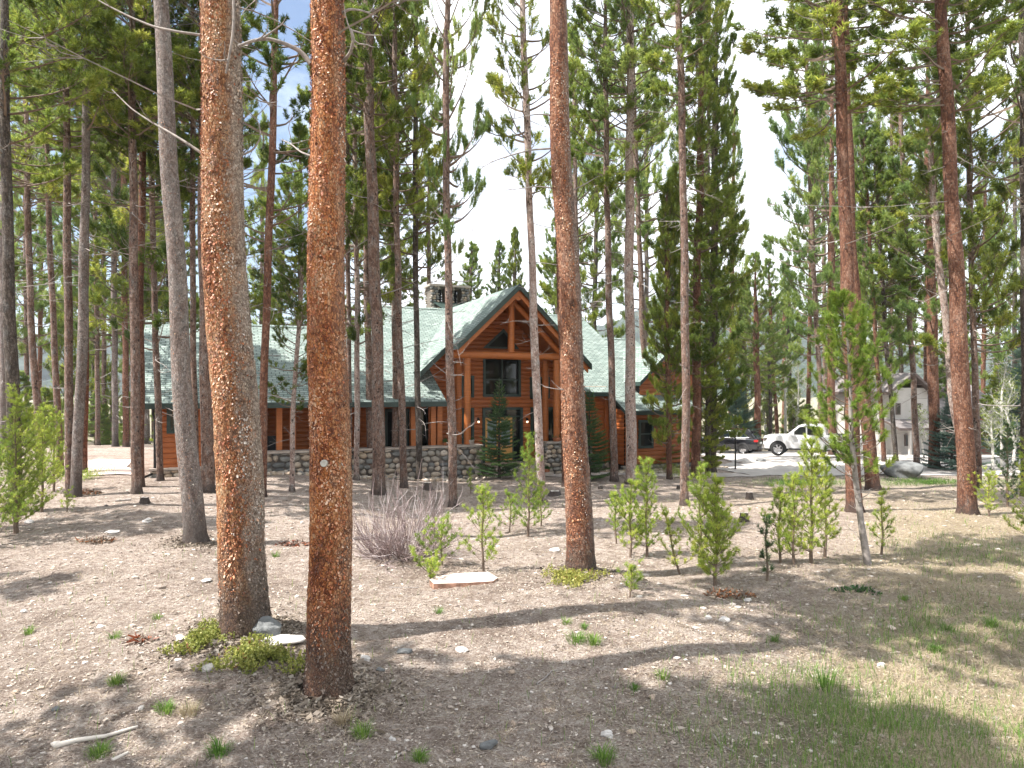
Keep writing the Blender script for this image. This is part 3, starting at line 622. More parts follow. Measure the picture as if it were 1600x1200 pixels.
# low full crowned young pines along the edge of the forest
low = [(30,44),(70,40),(150,48),(175,52),(200,46),(265,50),(1200,60),(1240,62),(1262,58),(1300,62),(1330,64),(1352,60),(1480,50),(1560,46),(1592,44),(-10,42),(110,52)]
low_lab = ['behind the left young pines','behind the second left young pine','left of the patio','behind the patio','right of the patio trunks','over the left house corner','behind the black car','left of the pickup','over the pickup bonnet','over the pickup cab','over the pickup bed','right of the pickup tail','beside the white house','behind the blue green spruce','left of the garage door','at the right edge by the garage','at the left edge','left of the crossing trunks']
for i, (px, D) in enumerate(low):
    T('young full crowned pine '+low_lab[i], [(px,700),(px,650)], 5, 3, 'bark_m', 'farfull' if i%2 else 'fulll', 705, R.uniform(540,640), R.uniform(.5,.85), D=D, limbs=0, group='young pines at the forest edge', n=8)
# pines outside the frame that throw their shade across the yard
for i, (x, y, h, rs, lab) in enumerate([(-7.8,4.1,14.5,1.25,'pine left of the view shading the middle of the foreground'), (-5.7,3.5,15.,1.25,'pine just outside the left edge shading the near ground'), (-5.7,1.6,17,1.2,'tall pine farther back at the left, shading the lower right ground'),
   (-14.2,9.2,11,.7,'pine beyond the left edge shading the ground left of the thick trunk'), (-4.7,3.9,13,.85,'pine nearest the left edge of the view'), (11,9,16,1.2,'pine beyond the right edge of the view'), (-16,14.5,15,1.1,'pine standing off to the left of the young pines')]):
    xx, yy = x, y; z0 = gz(xx, yy); zc = h*.52
    root = empty('pine_tree', (xx,yy,z0), lab, 'pine tree', 'pines outside the view')
    me = trunk_mesh([(0,0,-.1),(.05,0,h*.5),(.1,0,h)], [.2,.13,.03], 16, [M['bark_m'], M['flake'], M['deadwood']], 70+i, limbs=3)
    o = bpy.data.objects.new('trunk', me); COL.objects.link(o); o.parent = root
    c = bpy.data.objects.new('crown', CR[['p1','k1','p3','k2'][i%4]]); COL.objects.link(c); c.parent = root; c.location = (.05,0,zc); c.scale = (rs,rs,(h-zc)/10); c.rotation_euler.z = i*1.3

for i in range(16):
    x, y = ((-24+6*i+R.uniform(-1,1), -9-R.uniform(0,14)) if i < 7 else (19+3.5*(i-7)+R.uniform(-1,1), 11-3.2*(i-7)+R.uniform(-3,3))); z0 = gz(x,y); root = empty('pine_tree', (x,y,z0), 'pine of the forest behind the viewpoint', 'pine tree', 'pines behind the viewpoint')
    if i == 0: mb_ = trunk_mesh([(0,0,-.1),(.05,0,9),(.1,0,18)], [.2,.14,.03], 12, [M['bark_m'], M['flake'], M['deadwood']], 91, limbs=3)
    o = bpy.data.objects.new('trunk', mb_); COL.objects.link(o); o.parent = root
    c = bpy.data.objects.new('crown', CR[['fardk','farfull','k1','full'][i%4]]); COL.objects.link(c); c.parent = root; zc = [4,1.5,5,1][i%4]; H_ = [12,8,10,10][i%4]; c.location = (.05,0,zc); c.scale = (1.1,1.1,(18-zc)/H_); c.rotation_euler.z = i*1.3
# grey arching dead limbs on the near trunks
def dead_limb(root, pts, D, w0, w1):
    P = np.array([at(px, py, D+dd) for px, py, dd in pts])-np.array(root.location)
    # smooth
    tt = np.linspace(0, len(P)-1, len(P)*5); Q = np.stack([np.interp(tt, np.arange(len(P)), P[:,i]) for i in range(3)], -1)
    for _ in range(3): Q[1:-1] = (Q[:-2]+2*Q[1:-1]+Q[2:])/4
    mb = MB(); mb.tube(Q, np.linspace(w0, w1, len(Q)), 8)
    r = np.random.default_rng(int(pts[0][0]))
    for k in range(3):
        a = r.integers(len(Q)//2, len(Q)-1); mb.tube(limb(Q[a], r.uniform(0,6), r.normal(0,.5), .35, .5, r, 4, .2), np.linspace(w1, .003, 5), 5, cap=False)
    o = mb.build('dead_branch', M['deadwood'], root, True)
dA, dB = tA.location.y, tB.location.y
dead_limb(tB, [(486,100,0),(470,80,0),(445,68,-.1),(420,60,-.1),(395,63,-.2),(372,72,-.2)], dB, .026, .012)
dead_limb(tB, [(490,245,0),(470,238,.1),(455,225,.3),(440,218,.5)], dB, .012, .004)
dead_limb(tB, [(535,98,0),(548,82,-.2),(553,60,-.3),(548,45,-.3)], dB, .02, .01)
dead_limb(tB, [(530,24,0),(545,14,-.1),(565,16,0),(590,26,.2)], dB, .018, .006)
dead_limb(tA, [(316,240,0),(290,222,0),(262,205,.1),(235,190,.2),(205,170,.3),(175,140,.4)], dA, .018, .006)
dead_limb(tA, [(314,55,0),(280,50,0),(240,42,.1),(200,25,.2),(155,2,.3),(130,-20,.4)], dA, .018, .006)
dead_limb(tA, [(372,245,0),(395,235,0),(408,215,0),(404,190,0),(385,170,.1)], dA, .014, .005)
dead_limb(tA, [(364,-20,-.33),(366,25,-.36),(363,60,-.38),(356,100,-.36),(353,115,-.34)], dA, .018, .012)
dead_limb(tD, [(862,232,0),(830,234,-.1),(800,242,-.2),(770,252,-.2),(750,264,-.2)], tD.location.y, .018, .005)
dead_limb(tD, [(864,294,0),(840,291,-.1),(810,295,-.2),(788,298,-.2)], tD.location.y, .014, .004)
dead_limb(tD, [(860,180,0),(840,178,-.1),(818,182,-.2),(798,187,-.2)], tD.location.y, .014, .004)
dead_limb(tD, [(890,300,0),(910,290,0),(935,275,.1)], tD.location.y, .014, .004)
# tag on the nearest trunk
def tag_on_trunk():
    D = tB.location.y; x, y, z = at(517, 720, D)
    rt = empty('trunk_tag', (x, D-.262, z), 'small round grey metal tag fixed to the nearest orange trunk', 'tag')
    mb = MB(); 
    n = 24; th = np.arange(n)*2*pi/n
    for (r0, y0, r1, y1) in [(.036,.03,.036,-.004),(.036,-.004,.031,-.008),(.031,-.008,.0,-.006)]:
        V = [(r0*cos(a), y0, r0*sin(a)) for a in th]+[(r1*cos(a), y1, r1*sin(a)) for a in th]
        mb.add(V, [(i,(i+1)%n,n+(i+1)%n,n+i) for i in range(n)])
    mb.build('disc', simple('galvanised_disc', (.42,.42,.38), .45, .6), rt)
tag_on_trunk()
# ------------------------------------------------------------------ saplings, spruces, shrubs, rocks, ground cover
def sapling_mesh(seed, H, W, nd='nd_sap', stems=1, low=0.05, dens=1.0, lean=0.0, nlen=.068):
    r = np.random.default_rng(seed); st = MB(); fo = MB(); PP=[]; DD=[]; TT=[]
    for s_ in range(stems):
        h = H*(1 if s_ == 0 else r.uniform(.55,.9)); ox, oy = (0,0) if s_ == 0 else (r.uniform(-.4,.4)*W, r.uniform(-.25,.25)*W)
        k = 10; zz = np.linspace(0, h, k); xx = ox*.4+np.linspace(0, ox*.6+lean*h, k)+.015*np.sin(zz*6+seed); yy = oy*.4+np.linspace(0, oy*.6, k)
        P = np.stack([xx,yy,zz],-1); st.tube(P, np.linspace(.012+.010*h,.004,k), 6)
        nw = max(3, int(h/.17)); az0 = r.uniform(0,6.28); Wk = W*(h/H)
        for i in range(nw):
            t = low+(1-low)*(i+.5)/nw; c = np.array([np.interp(t*h, zz, xx), np.interp(t*h, zz, yy), t*h]); L0 = Wk*.5*(1-t)**.5*(.6+.4*min(1,t*4))*1.25+.04
            for b_ in range(int(r.integers(4,7)*dens**.7+.5)):
                az = r.uniform(0,2*pi); L = L0*r.uniform(.5,1.15)*(1+.3*cos(az-az0)*cos(i*1.7)); Q = limb(c, az, radians(12+30*t), L, radians(35), r, 4, .08)
                st.tube(Q, np.linspace(.006,.003,len(Q)), 3, cap=False); tn = r.beta(2.2,2.2)
                for f in np.arange(.42, 1.01, .13/max(L,.13)):
                    q = min(f,.999)*4; a = int(q); p = Q[a]+(Q[a+1]-Q[a])*(q-a); PP.append(p); DD.append(unit(Q[a+1]-Q[a])+r.normal(0,.35,3)+np.array([0,0,.3])); TT.append(tn*.5+.35*f+r.uniform(-.1,.2))
                    if r.uniform() < .55:
                        sd_ = unit(np.cross(Q[a+1]-Q[a],[0,0,1]))*r.choice([-1,1]); e = p+(sd_*.6+unit(Q[a+1]-Q[a])*.5+np.array([0,0,.3]))*r.uniform(.06,.14); st.tube(np.array([p,e]), .003, 3, cap=False); PP.append(e); DD.append(e-p+np.array([0,0,.04])); TT.append(tn*.7+r.uniform(0,.3))
        for f in np.linspace(.3 if low < .5 else low, 1, int(h/.07)): PP.append(np.array([np.interp(f*h, zz, xx), np.interp(f*h, zz, yy), f*h-.03])); DD.append(np.array([0,0,1.])+r.normal(0,.1,3)); TT.append(r.uniform(.4,.9))
    brush(fo, np.array(PP), np.array(DD), .07, nlen, .0075, 40, r, 0, np.clip(np.array(TT),0,1), 30, 82)
    return st, fo, nd
def sapling(label, px, py, ytop, W=None, D=None, group='bright green young pines in the yard', seed=0, name='pine_sapling', **k):
    if D is None: x, y = unproj(px, py)
    else: x, y = (px-800)/F*D, D
    z0 = gz(x,y); H = CAMZ+(HZ-ytop)*y/F-z0; Wm = (W*y/F) if W else H*.55
    st, fo, nd = sapling_mesh(seed, H, Wm, **k)
    rt = empty(name, (x,y,z0), label, 'young pine', group)
    st.build('stem', M['twig'], rt); fo.build('needles', M[nd], rt)
    return rt
S = sapling
S('airy sapling between the bare shrub and the flagstone, bare lower stem', 754, 893, 765, 80, seed=1, dens=.8)
S('low sprawling sapling left of the airy one, beside the bare shrub', 690, 884, 823, 85, seed=2, dens=1.3)
S('flat spread of pine needles lying close to the ground behind the flagstone', 672, 908, 886, 75, seed=3, dens=1.6, lean=.1)
S('slim upright sapling right of the front walk, in front of the dotted reddish trunk', 826, 838, 682, 52, seed=4, dens=1.3)
S('short sapling at the left foot of the slim upright one', 797, 832, 772, 55, seed=5)
S('little sapling touching the right side of the slim upright one', 845, 822, 755, 40, seed=51)
S('leftmost sapling of the middle cluster, right of the reddish flecked pine', 985, 872, 752, 66, seed=6, dens=1.2)
S('tallest sapling of the middle cluster with a round bright top', 1010, 870, 722, 72, seed=7, dens=1.2)
S('bushy sapling low on the left of the middle cluster', 962, 850, 775, 60, seed=8)
S('thin leaning sapling just right of the middle cluster', 1062, 898, 800, 42, seed=9, lean=-.25, dens=.7)
S('densest green sapling right of centre, broad to the ground', 1118, 916, 752, 96, seed=10, dens=1.8, stems=2)
S('tall loose sapling behind the densest one', 1094, 880, 733, 70, seed=11, dens=1.1)
S('tiny sapling alone in front of the middle cluster', 985, 934, 887, 32, seed=12, dens=.7)
S('dark slim sapling between the densest one and the right cluster', 1198, 908, 812, 34, seed=13, dens=.6, nd='nd_spruce')
S('bushy sapling at the left of the right cluster', 1218, 880, 765, 64, seed=14, dens=1.3)
S('sapling with a bare stem in the middle of the right cluster', 1240, 882, 745, 66, seed=15, dens=1.1)
S('tall sapling at the right of the right cluster, dark stem', 1268, 880, 690, 96, seed=16, dens=1.5)
S('narrow sapling just left of the tall grey stemmed one', 1290, 872, 720, 50, seed=17)
S('small sapling at the right foot of the tall grey stemmed one', 1378, 868, 770, 42, seed=18, dens=.7)
S('upright sapling near the right edge, dark slim stem', 1574, 792, 664, 52, seed=19, dens=1.1, nd='nd_spruce')
S('pale sapling at the right edge, right of the slim dark stemmed one', 1604, 850, 690, 60, seed=20)
S('low sapling right of the stout rust brown pine', 1545, 808, 742, 60, seed=21)
S('biggest young pine at the left edge of the view', 24, 834, 618, 130, seed=22, dens=1.6, stems=2, nlen=.07)
S('young pine second from the left edge with a rounded top', 66, 800, 640, 90, seed=23, dens=1.5, nlen=.07)
S('shorter young pine at the very left edge, low and wide', -8, 852, 700, 110, seed=24, dens=1.2, nlen=.07)
S('young pine behind the left group, nearer the crossing trunks', 84, 768, 640, 60, seed=25, dens=1.4, nlen=.07)
S('tiny seedling right of the left group of young pines', 104, 800, 776, 34, seed=26, dens=.6)
S('small bright seedling at the foot of the stone wall, left of the spruce', 735, 772, 734, 22, seed=27, dens=.8)
S('small light seedling behind the bare shrub near the wall', 762, 800, 770, 24, seed=28, dens=.8)

def big_sapling():
    x, y = unproj(1357, 884); z0 = gz(x,y); s = y/F; r = np.random.default_rng(5)
    pts = [(1357,884),(1346,820),(1337,750),(1330,680),(1328,600),(1324,520),(1316,478)]
    P = np.array([((a-800)*s-x, 0, CAMZ+(HZ-b)*s-z0) for a, b in pts]); P[0,2] = -.05
    rt = empty('pine_sapling', (x,y,z0), 'tallest sapling with grey bare lower stem and a bright crown of round tufts', 'young pine', 'bright green young pines in the yard')
    st = MB(); st.tube(P, [.075,.058,.05,.042,.032,.02,.008], 10)
    st.build('stem', M['deadwood'], rt, True)
    dd = MB()
    for i in range(16):
        z = r.uniform(.15,1.0)*P[3,2]; c = [np.interp(z,P[:,2],P[:,0]),0,z]; Q = limb(c, r.uniform(0,6.28), radians(r.uniform(5,40)), r.uniform(.3,.75), radians(r.uniform(-40,20)), r, 5, .15); dd.tube(Q, np.linspace(.011,.003,6), 4, cap=False)
        dd.tube(limb(Q[3], r.uniform(0,6), .2, .2, .3, r, 3), [.005,.004,.003,.002], 3, cap=False)
    dd.build('dead_twigs', M['deadwood'], rt)
    br = MB(); fo = MB(); PP=[]; DD=[]; TT=[]
    z1, z2 = P[2,2]*.96, P[-1,2]
    for i in range(84):
        t = (i+r.uniform())/84; z = z1+(z2-z1)*t; c = np.array([np.interp(z,P[:,2],P[:,0]),0,z]); L = (1.30*(1-t)**.55*(.55+.45*min(1,t*3))+.1)*r.uniform(.6,1.1)
        Q = limb(c, r.uniform(0,6.28), radians(5+25*t), L, radians(45), r, 5, .1); br.tube(Q, np.linspace(.011,.005,6), 4, cap=False); tn = r.beta(2.3,2)
        for f in (.58,.8,1.0):
            q = min(f,.999)*5; a = int(q); p = Q[a]+(Q[a+1]-Q[a])*(q-a)
            if f > .8 or r.uniform() < .5: PP.append(p); DD.append(Q[a+1]-Q[a]); TT.append(tn)
            sd_ = unit(np.cross(Q[a+1]-Q[a],[0,0,1]))*r.choice([-1,1])
            if r.uniform() < .6: e = p+(sd_*.7+np.array([0,0,.5]))*r.uniform(.1,.22); br.tube(np.array([p,e]), .004, 3, cap=False); PP.append(e); DD.append(e-p); TT.append(tn)
    PP.append(P[-1]); DD.append(np.array([0,0,1.])); TT.append(.8)
    br.build('branches', M['twig'], rt)
    brush(fo, np.array(PP), unit(np.array(DD))+np.array([0,0,.15]), .13, .10, .011, 85, r, 0, np.clip(np.array(TT)*.75+.1,0,1), 30, 75)
    fo.build('needles', M['nd_sap'], rt)
big_sapling()

def spruce(label, px, py, ytop, W, nd='nd_spruce', seed=0, D=None):
    if D is None: x, y = unproj(px, py)
    else: x, y = (px-800)/F*D, D
    z0 = gz(x,y); H = CAMZ+(HZ-ytop)*y/F-z0; Rm = W*y/F/2; r = np.random.default_rng(seed)
    rt = empty('spruce_tree', (x,y,z0), label, 'spruce tree', 'small spruces near the house')
    MB().tube([(0,0,-.05),(0,0,H*.5),(0,0,H)], [.06*H/3.5,.035*H/3.5,.008], 8).build('trunk', M['bark_k'], rt, True)
    br = MB(); fo = MB(); PP=[]; DD=[]; TT=[]
    nw = int(H/.15)
    for i in range(nw):
        t = .05+.93*i/nw; L0 = Rm*(1-t)**.85+.05
        for b_ in range(r.integers(5,8)):
            L = L0*r.uniform(.7,1.12); az = r.uniform(0,6.28); Q = limb((0,0,t*H), az, radians(-12+45*t*t), L, radians(28), r, 4, .05); br.tube(Q, np.linspace(.010,.004,5), 3, cap=False); tn = r.beta(2,2.4)
            for f in np.arange(.15,1.01,.09/max(.2,L)):
                q = min(f,.999)*4; a = int(q); p = Q[a]+(Q[a+1]-Q[a])*(q-a); d = unit(Q[a+1]-Q[a]); PP.append(p); DD.append(d+r.normal(0,.15,3)); TT.append(tn*.6+.35*f)
                w_ = .30*L*(1.15-f)
                if w_ > .06:
                    for sg in (-1,1):
                        sd_ = unit(np.cross(d,[0,0,1]))*sg; e = p+(sd_*.8+d*.6+np.array([0,0,-.1]))*w_
                        for ff in (.4,.8): PP.append(p+(e-p)*ff); DD.append(e-p); TT.append(tn*.6+.35*f)
    for k in range(4): PP.append(np.array([0,0,H-.12*k-.08])); DD.append(np.array([0,0,1.])); TT.append(.6)
    br.build('branches', M['twig'], rt)
    brush(fo, np.array(PP), np.array(DD), .13, .05, .017, 17, r, 0, np.clip(np.array(TT),0,1), 35, 75)
    fo.build('needles', M[nd], rt)
spruce('small dark green spruce in front of the orange double door', 780, 748, 592, 78, seed=1)
spruce('green spruce right of the reddish flecked trunk, before the log wall', 921, 750, 608, 84, seed=2)
spruce('light green spruce before the window of the right wing', 1036, 730, 628, 66, seed=3, nd='nd_light')
spruce('blue green spruce at the foot of the thick shaded trunk before the white house', 1487, 735, 612, 96, nd='nd_blue', seed=4)
spruce('large dark blue spruce at the right edge behind the young pines', 1612, 728, 420, 130, nd='nd_blue', seed=5, D=34)
spruce('pale blue spruce behind the black car', 1150, 704, 590, 110, nd='nd_blue', seed=6, D=53)

def aspen(label, px, py, ytop, D, seed, w=4):
    x, y = (px-800)/F*D, D; z0 = gz(x,y); H = CAMZ+(HZ-ytop)*D/F-z0; r = np.random.default_rng(seed)
    rt = empty('aspen_tree', (x,y,z0), label, 'aspen', 'bare aspens along the drive')
    P = np.array([(0,0,-.05),(r.normal(0,.06),0,H*.35),(r.normal(0,.12),0,H*.7),(r.normal(0,.15),0,H)]); MB().tube(P, np.array([1,.8,.5,.15])*w*D/F/2, 7).build('trunk', M['bark_w'], rt, True)
    br = MB(); fo = MB(); PP=[]
    for i in range(36):
        t = r.uniform(.3,.98); c = [np.interp(t*H,P[:,2],P[:,0]),0,t*H]; Q = limb(c, r.uniform(0,6.28), radians(r.uniform(20,60)), r.uniform(.4,1.3)*(1.2-t)*H*.22+.2, .3, r, 5, .12); br.tube(Q, np.linspace(.012,.004,6), 3, cap=False)
        for k in range(4): q_ = limb(Q[r.integers(1,6)], r.uniform(0,6.28), r.uniform(0,1), .35, .3, r, 3, .15); br.tube(q_, [.006,.005,.004,.003], 3, cap=False); PP.append(q_[-1]); PP.append(q_[2])
    br.build('branches', M['bark_w'], rt)
    brush(fo, np.array(PP), r.normal(size=(len(PP),3)), .12, .05, .035, 5, r, 0); fo.build('young_leaves', M['leafy'], rt)
for i, (px, D, yt, w_, lab) in enumerate([(1227,60,560,5,'bare white aspen over the bonnet of the pickup, left one of a pair'),(1246,61,570,4,'bare white aspen over the bonnet of the pickup, right one of a pair'),(1551,32,640,5,'bare white aspen left of the grey roofed garage'),
   (1582,31,600,5,'bare white aspen in front of the grey roof at the right edge'),(1566,33,560,5,'taller bare aspen rising over the grey roof'),(1196,60,600,4,'thin aspen behind the black car'),(1262,64,590,4,'thin pale aspen between the pickup cab and the forest'),(1330,56,600,4,'pale aspen beyond the pickup bed'),(1444,38,640,3,'thin bare sapling aspen in front of the white house')]):
    aspen(lab, px, 710, yt, D, i, w_)

def bare_shrub():
    x, y = unproj(628, 868); z0 = gz(x,y); r = np.random.default_rng(9)
    rt = empty('bare_shrub', (x,y,z0), 'wide leafless shrub of grey twigs right of the nearest orange trunk', 'shrub')
    mb = MB()
    for i in range(230):
        a = r.uniform(0,6.28); rad = r.uniform(0,.55)**.8; c = (rad*cos(a)*1.0, rad*sin(a)*.7, -.03); az = a+r.normal(0,.7) ; el = radians(r.uniform(8,82)); L = r.uniform(.5,1.4)
        Q = limb(c, az, el, L, radians(r.uniform(-25,30)), r, 6, .12); tn = r.uniform(.15,1); mb.tube(Q, np.linspace(.0085,.0025,7), 4, 0, tn, cap=False)
        for k in range(7):
            q_ = limb(Q[r.integers(1,7)], az+r.normal(0,.9), el+r.normal(0,.4), L*r.uniform(.15,.45), .2, r, 4, .15); mb.tube(q_, np.linspace(.0045,.0018,5), 3, 0, np.clip(tn+r.normal(0,.15),0,1), cap=False)
    mb.build('stems', M['stems'], rt)
bare_shrub()

def patch(label, px, py, wpx, hpx, n, seed, cat='ground cover plant', nd='nd_bear', name='ground_cover_plant', lh=.09):
    x, y = unproj(px, py); z0 = gz(x,y); r = np.random.default_rng(seed); rt = empty(name, (x,y,z0), label, cat, 'low leafy plants on the ground')
    wx = wpx*y/F/2; x2, y2 = unproj(px, py-hpx/2); x1, y1 = unproj(px, py+hpx/2); wy = (y2-y1)/2
    a = r.uniform(0,6.28,n); q = r.uniform(0,1,n)**.85; lob = 1+.3*np.sin(a*3+seed)+.2*np.sin(a*7)
    X = q*wx*lob*np.cos(a); Y = q*wy*lob*np.sin(a); keep = (np.sin(X*9+seed)+np.sin(Y*11+X*4)+r.normal(0,.7,n)) > -.7; X, Y = X[keep], Y[keep]; n = len(X)
    Z = g(x+X, y+Y)-z0; P = np.stack([X,Y,Z+r.uniform(0,lh*.5,n)],-1); fo = MB()
    brush(fo, P, np.array([0,0,1.])+r.normal(0,.4,(n,3)), lh, .028, .022, 9, r, 0, np.clip(r.beta(2,2,n)*.8+(r.uniform(size=n)>.93)*.5,0,1), 30, 85)
    fo.build('leaves', M[nd], rt)
    st = MB()
    for k in range(min(60,n)): st.tube(limb((X[k],Y[k],Z[k]), r.uniform(0,6.28), .3, .12, .3, r, 3), .003, 3, cap=False)
    st.build('stems', M['stems'], rt)
patch('yellow green leafy mat around the foot of the reddish flecked pine', 893, 905, 88, 26, 900, 1)
patch('yellow green leafy mat at the left foot of the thickest pine', 322, 1004, 85, 42, 750, 2)
patch('yellow green leafy mat between the two big orange trunks, before the flat stone', 405, 1033, 140, 50, 950, 3)
patch('light green bushy plant beside the patio left of the house', 137, 750, 34, 14, 500, 4, nd='nd_sap', lh=.3)
patch('low leafy mat in the shade right of the centre, in front of the stout pine', 1340, 925, 60, 12, 200, 5, nd='nd_spruce', lh=.05)
patch('bright leafy plants by the foundation of the right wing', 1052, 742, 44, 26, 500, 6, nd='nd_sap', lh=.35)
patch('pale green plants at the right wing, left of the light green spruce', 1003, 742, 30, 24, 300, 7, nd='nd_light', lh=.35)
patch('strip of green weeds before the drive, right of the lamp post', 1250, 758, 120, 12, 900, 8, nd='grass_g', lh=.15)
patch('strip of green weeds in front of the boulder by the drive', 1450, 756, 130, 10, 900, 9, nd='grass_g', lh=.12)

def tuft(label, px, py, size, seed, mat='grass_g', n=140, group='grass tufts dotted over the bare ground'):
    x, y = unproj(px, py); z0 = gz(x,y); r = np.random.default_rng(seed); L = size*y/F
    rt = MB(); a = r.uniform(0,6.28,n); q = r.uniform(0,1,n)**.7*.55*L
    B = np.stack([q*np.cos(a), q*np.sin(a), 0*a-.005],-1); out = np.stack([np.cos(a+r.normal(0,.5,n)), np.sin(a+r.normal(0,.5,n)), 0*a],-1)
    l = L*(1.05-.9*q/L)[:,None]*r.uniform(.35,1.15,(n,1)); m_ = B+out*l*.22+np.array([0,0,1.])*l*.62; t_ = B+out*l*.7+np.array([0,0,1.])*l*r.uniform(.6,1.0,(n,1))
    wv = np.stack([-np.sin(a), np.cos(a), 0*a],-1)*.0032
    V = np.stack([B-wv,B+wv,m_+wv*.8,m_-wv*.8,t_],1).reshape(-1,3); i = np.arange(n)[:,None]*5
    tt = r.beta(2,2,n); rt.add(V, np.concatenate([i+np.array([[0,1,2,3]])]), 0, tt); 
    mb2 = rt; mb2.add(V, np.concatenate([i+np.array([[3,2,4]])]), 0, tt)
    o = mb2.build('grass_tuft', M[mat]); o.location = (x,y,z0); tag(o, label, 'grass tuft', group)
for i, (px,py,sz,mt,lab) in enumerate([(567,1150,30,'grass_g','bright green leafy tuft right of the foot of the nearest trunk'),(342,1180,32,'grass_g','green grass tuft at the lower left, largest of those near the bottom edge'),
  (155,1182,28,'grass_g','green grass tuft beside the long pale stick'),(178,998,18,'grass_g','small tuft left of the thickest pine'),(46,990,18,'grass_g','small tuft close to the left edge'),(246,968,15,'grass_g','tiny tuft nearest the left side of the thickest pine'),
  (182,1070,22,'grass_g','thin tuft midway down at the left'),(258,1112,24,'grass_g','yellowish tuft left of the pale dry tuft'),(295,1118,28,'grass_d','pale dry tuft at the lower left'),(535,1130,28,'grass_d','pale dry tuft beside the bright green leafy one'),
  (886,975,15,'grass_g','small dark tuft in the sun and shade line, left of two'),(912,982,13,'grass_g','small tuft right of the dark one at the shade line'),(1034,1060,20,'grass_g','tuft with dry stalks in the middle of the shade'),(992,1078,14,'grass_g','little tuft left of the one with dry stalks'),
  (900,1004,26,'grass_g','broad weedy tuft in the shade at centre'),(928,1006,22,'grass_g','weedy tuft right of the broad one'),(656,1190,24,'grass_g','tuft at the bottom edge left of centre'),(942,1192,34,'grass_g','tall thin tuft at the bottom edge right of centre'),
  (1288,1075,48,'grass_g','tallest green tuft of grass at the lower right'),(1210,1002,15,'grass_g','small bright clump on the sunny strip'),(1413,938,14,'grass_g','green clump high in the right hand shade'),(1480,985,18,'grass_g','green clump in the middle of the right hand shade'),
  (1550,980,22,'grass_g','wide green clump near the right edge'),(1463,1020,22,'grass_g','green clump at the lower border of the right hand shade'),(652,845,20,'grass_g','pale tuft before the bare shrub'),(430,870,14,'grass_g','thin tuft between the two big orange trunks'),(685,958,14,'grass_g','small tuft below the flagstone')]):
    tuft(lab, px, py, sz, 100+i, mt, n=150 if sz > 20 else 70)

# rocks
M['rock_g'] = simple('grey_granite', (.15,.155,.155), .85, var=.35, scale=5, bumps=.8)
M['rock_p'] = simple('pale_stone', (.52,.49,.46), .8, var=.2, scale=8, bumps=.4)
M['rock_t'] = simple('tan_stone', (.40,.31,.24), .85, var=.3, scale=7, bumps=.5)
M['slab_r'] = simple('pink_sandstone', (.50,.40,.36), .85, var=.15, scale=4, bumps=.4)
def rock(label, px, py, wpx, hpx, depth, mat, seed, name='rock', group=None, rz=0, sub=4, cat='rock'):
    x, y = unproj(px, py); s = y/F; W, Fc = rockverts(sub, seed); W = W*np.array([wpx*s/2, depth/2, hpx*s*.62]); c_, s_ = cos(rz), sin(rz)
    W = np.stack([W[:,0]*c_-W[:,1]*s_, W[:,0]*s_+W[:,1]*c_, W[:,2]+hpx*s*.28], -1)
    o = MB().add(W, Fc).build(name, mat, None, False); o.location = (x, y+depth*.3, gz(x,y+depth*.3)); tag(o, label, cat, group); return o
rock('angular grey brown rock at the right foot of the thickest pine', 412, 997, 54, 30, .35, M['rock_g'], 3)
rock('long flat pale stone between the two big orange trunks', 432, 1008, 86, 9, .22, M['rock_p'], 4, rz=.25)
rock('big rounded grey boulder beside the drive, left of the stout rust brown pine', 1426, 747, 64, 32, 1.6, M['rock_g'], 12, name='boulder')
rock('light grey rock on the edge of the drive by the lamp post', 1168, 724, 26, 11, .8, M['rock_p'], 6)
rock('smaller rock right of the light grey one by the lamp post', 1190, 722, 14, 7, .5, M['rock_g'], 7)
st_g = 'loose stones scattered on the bare ground'
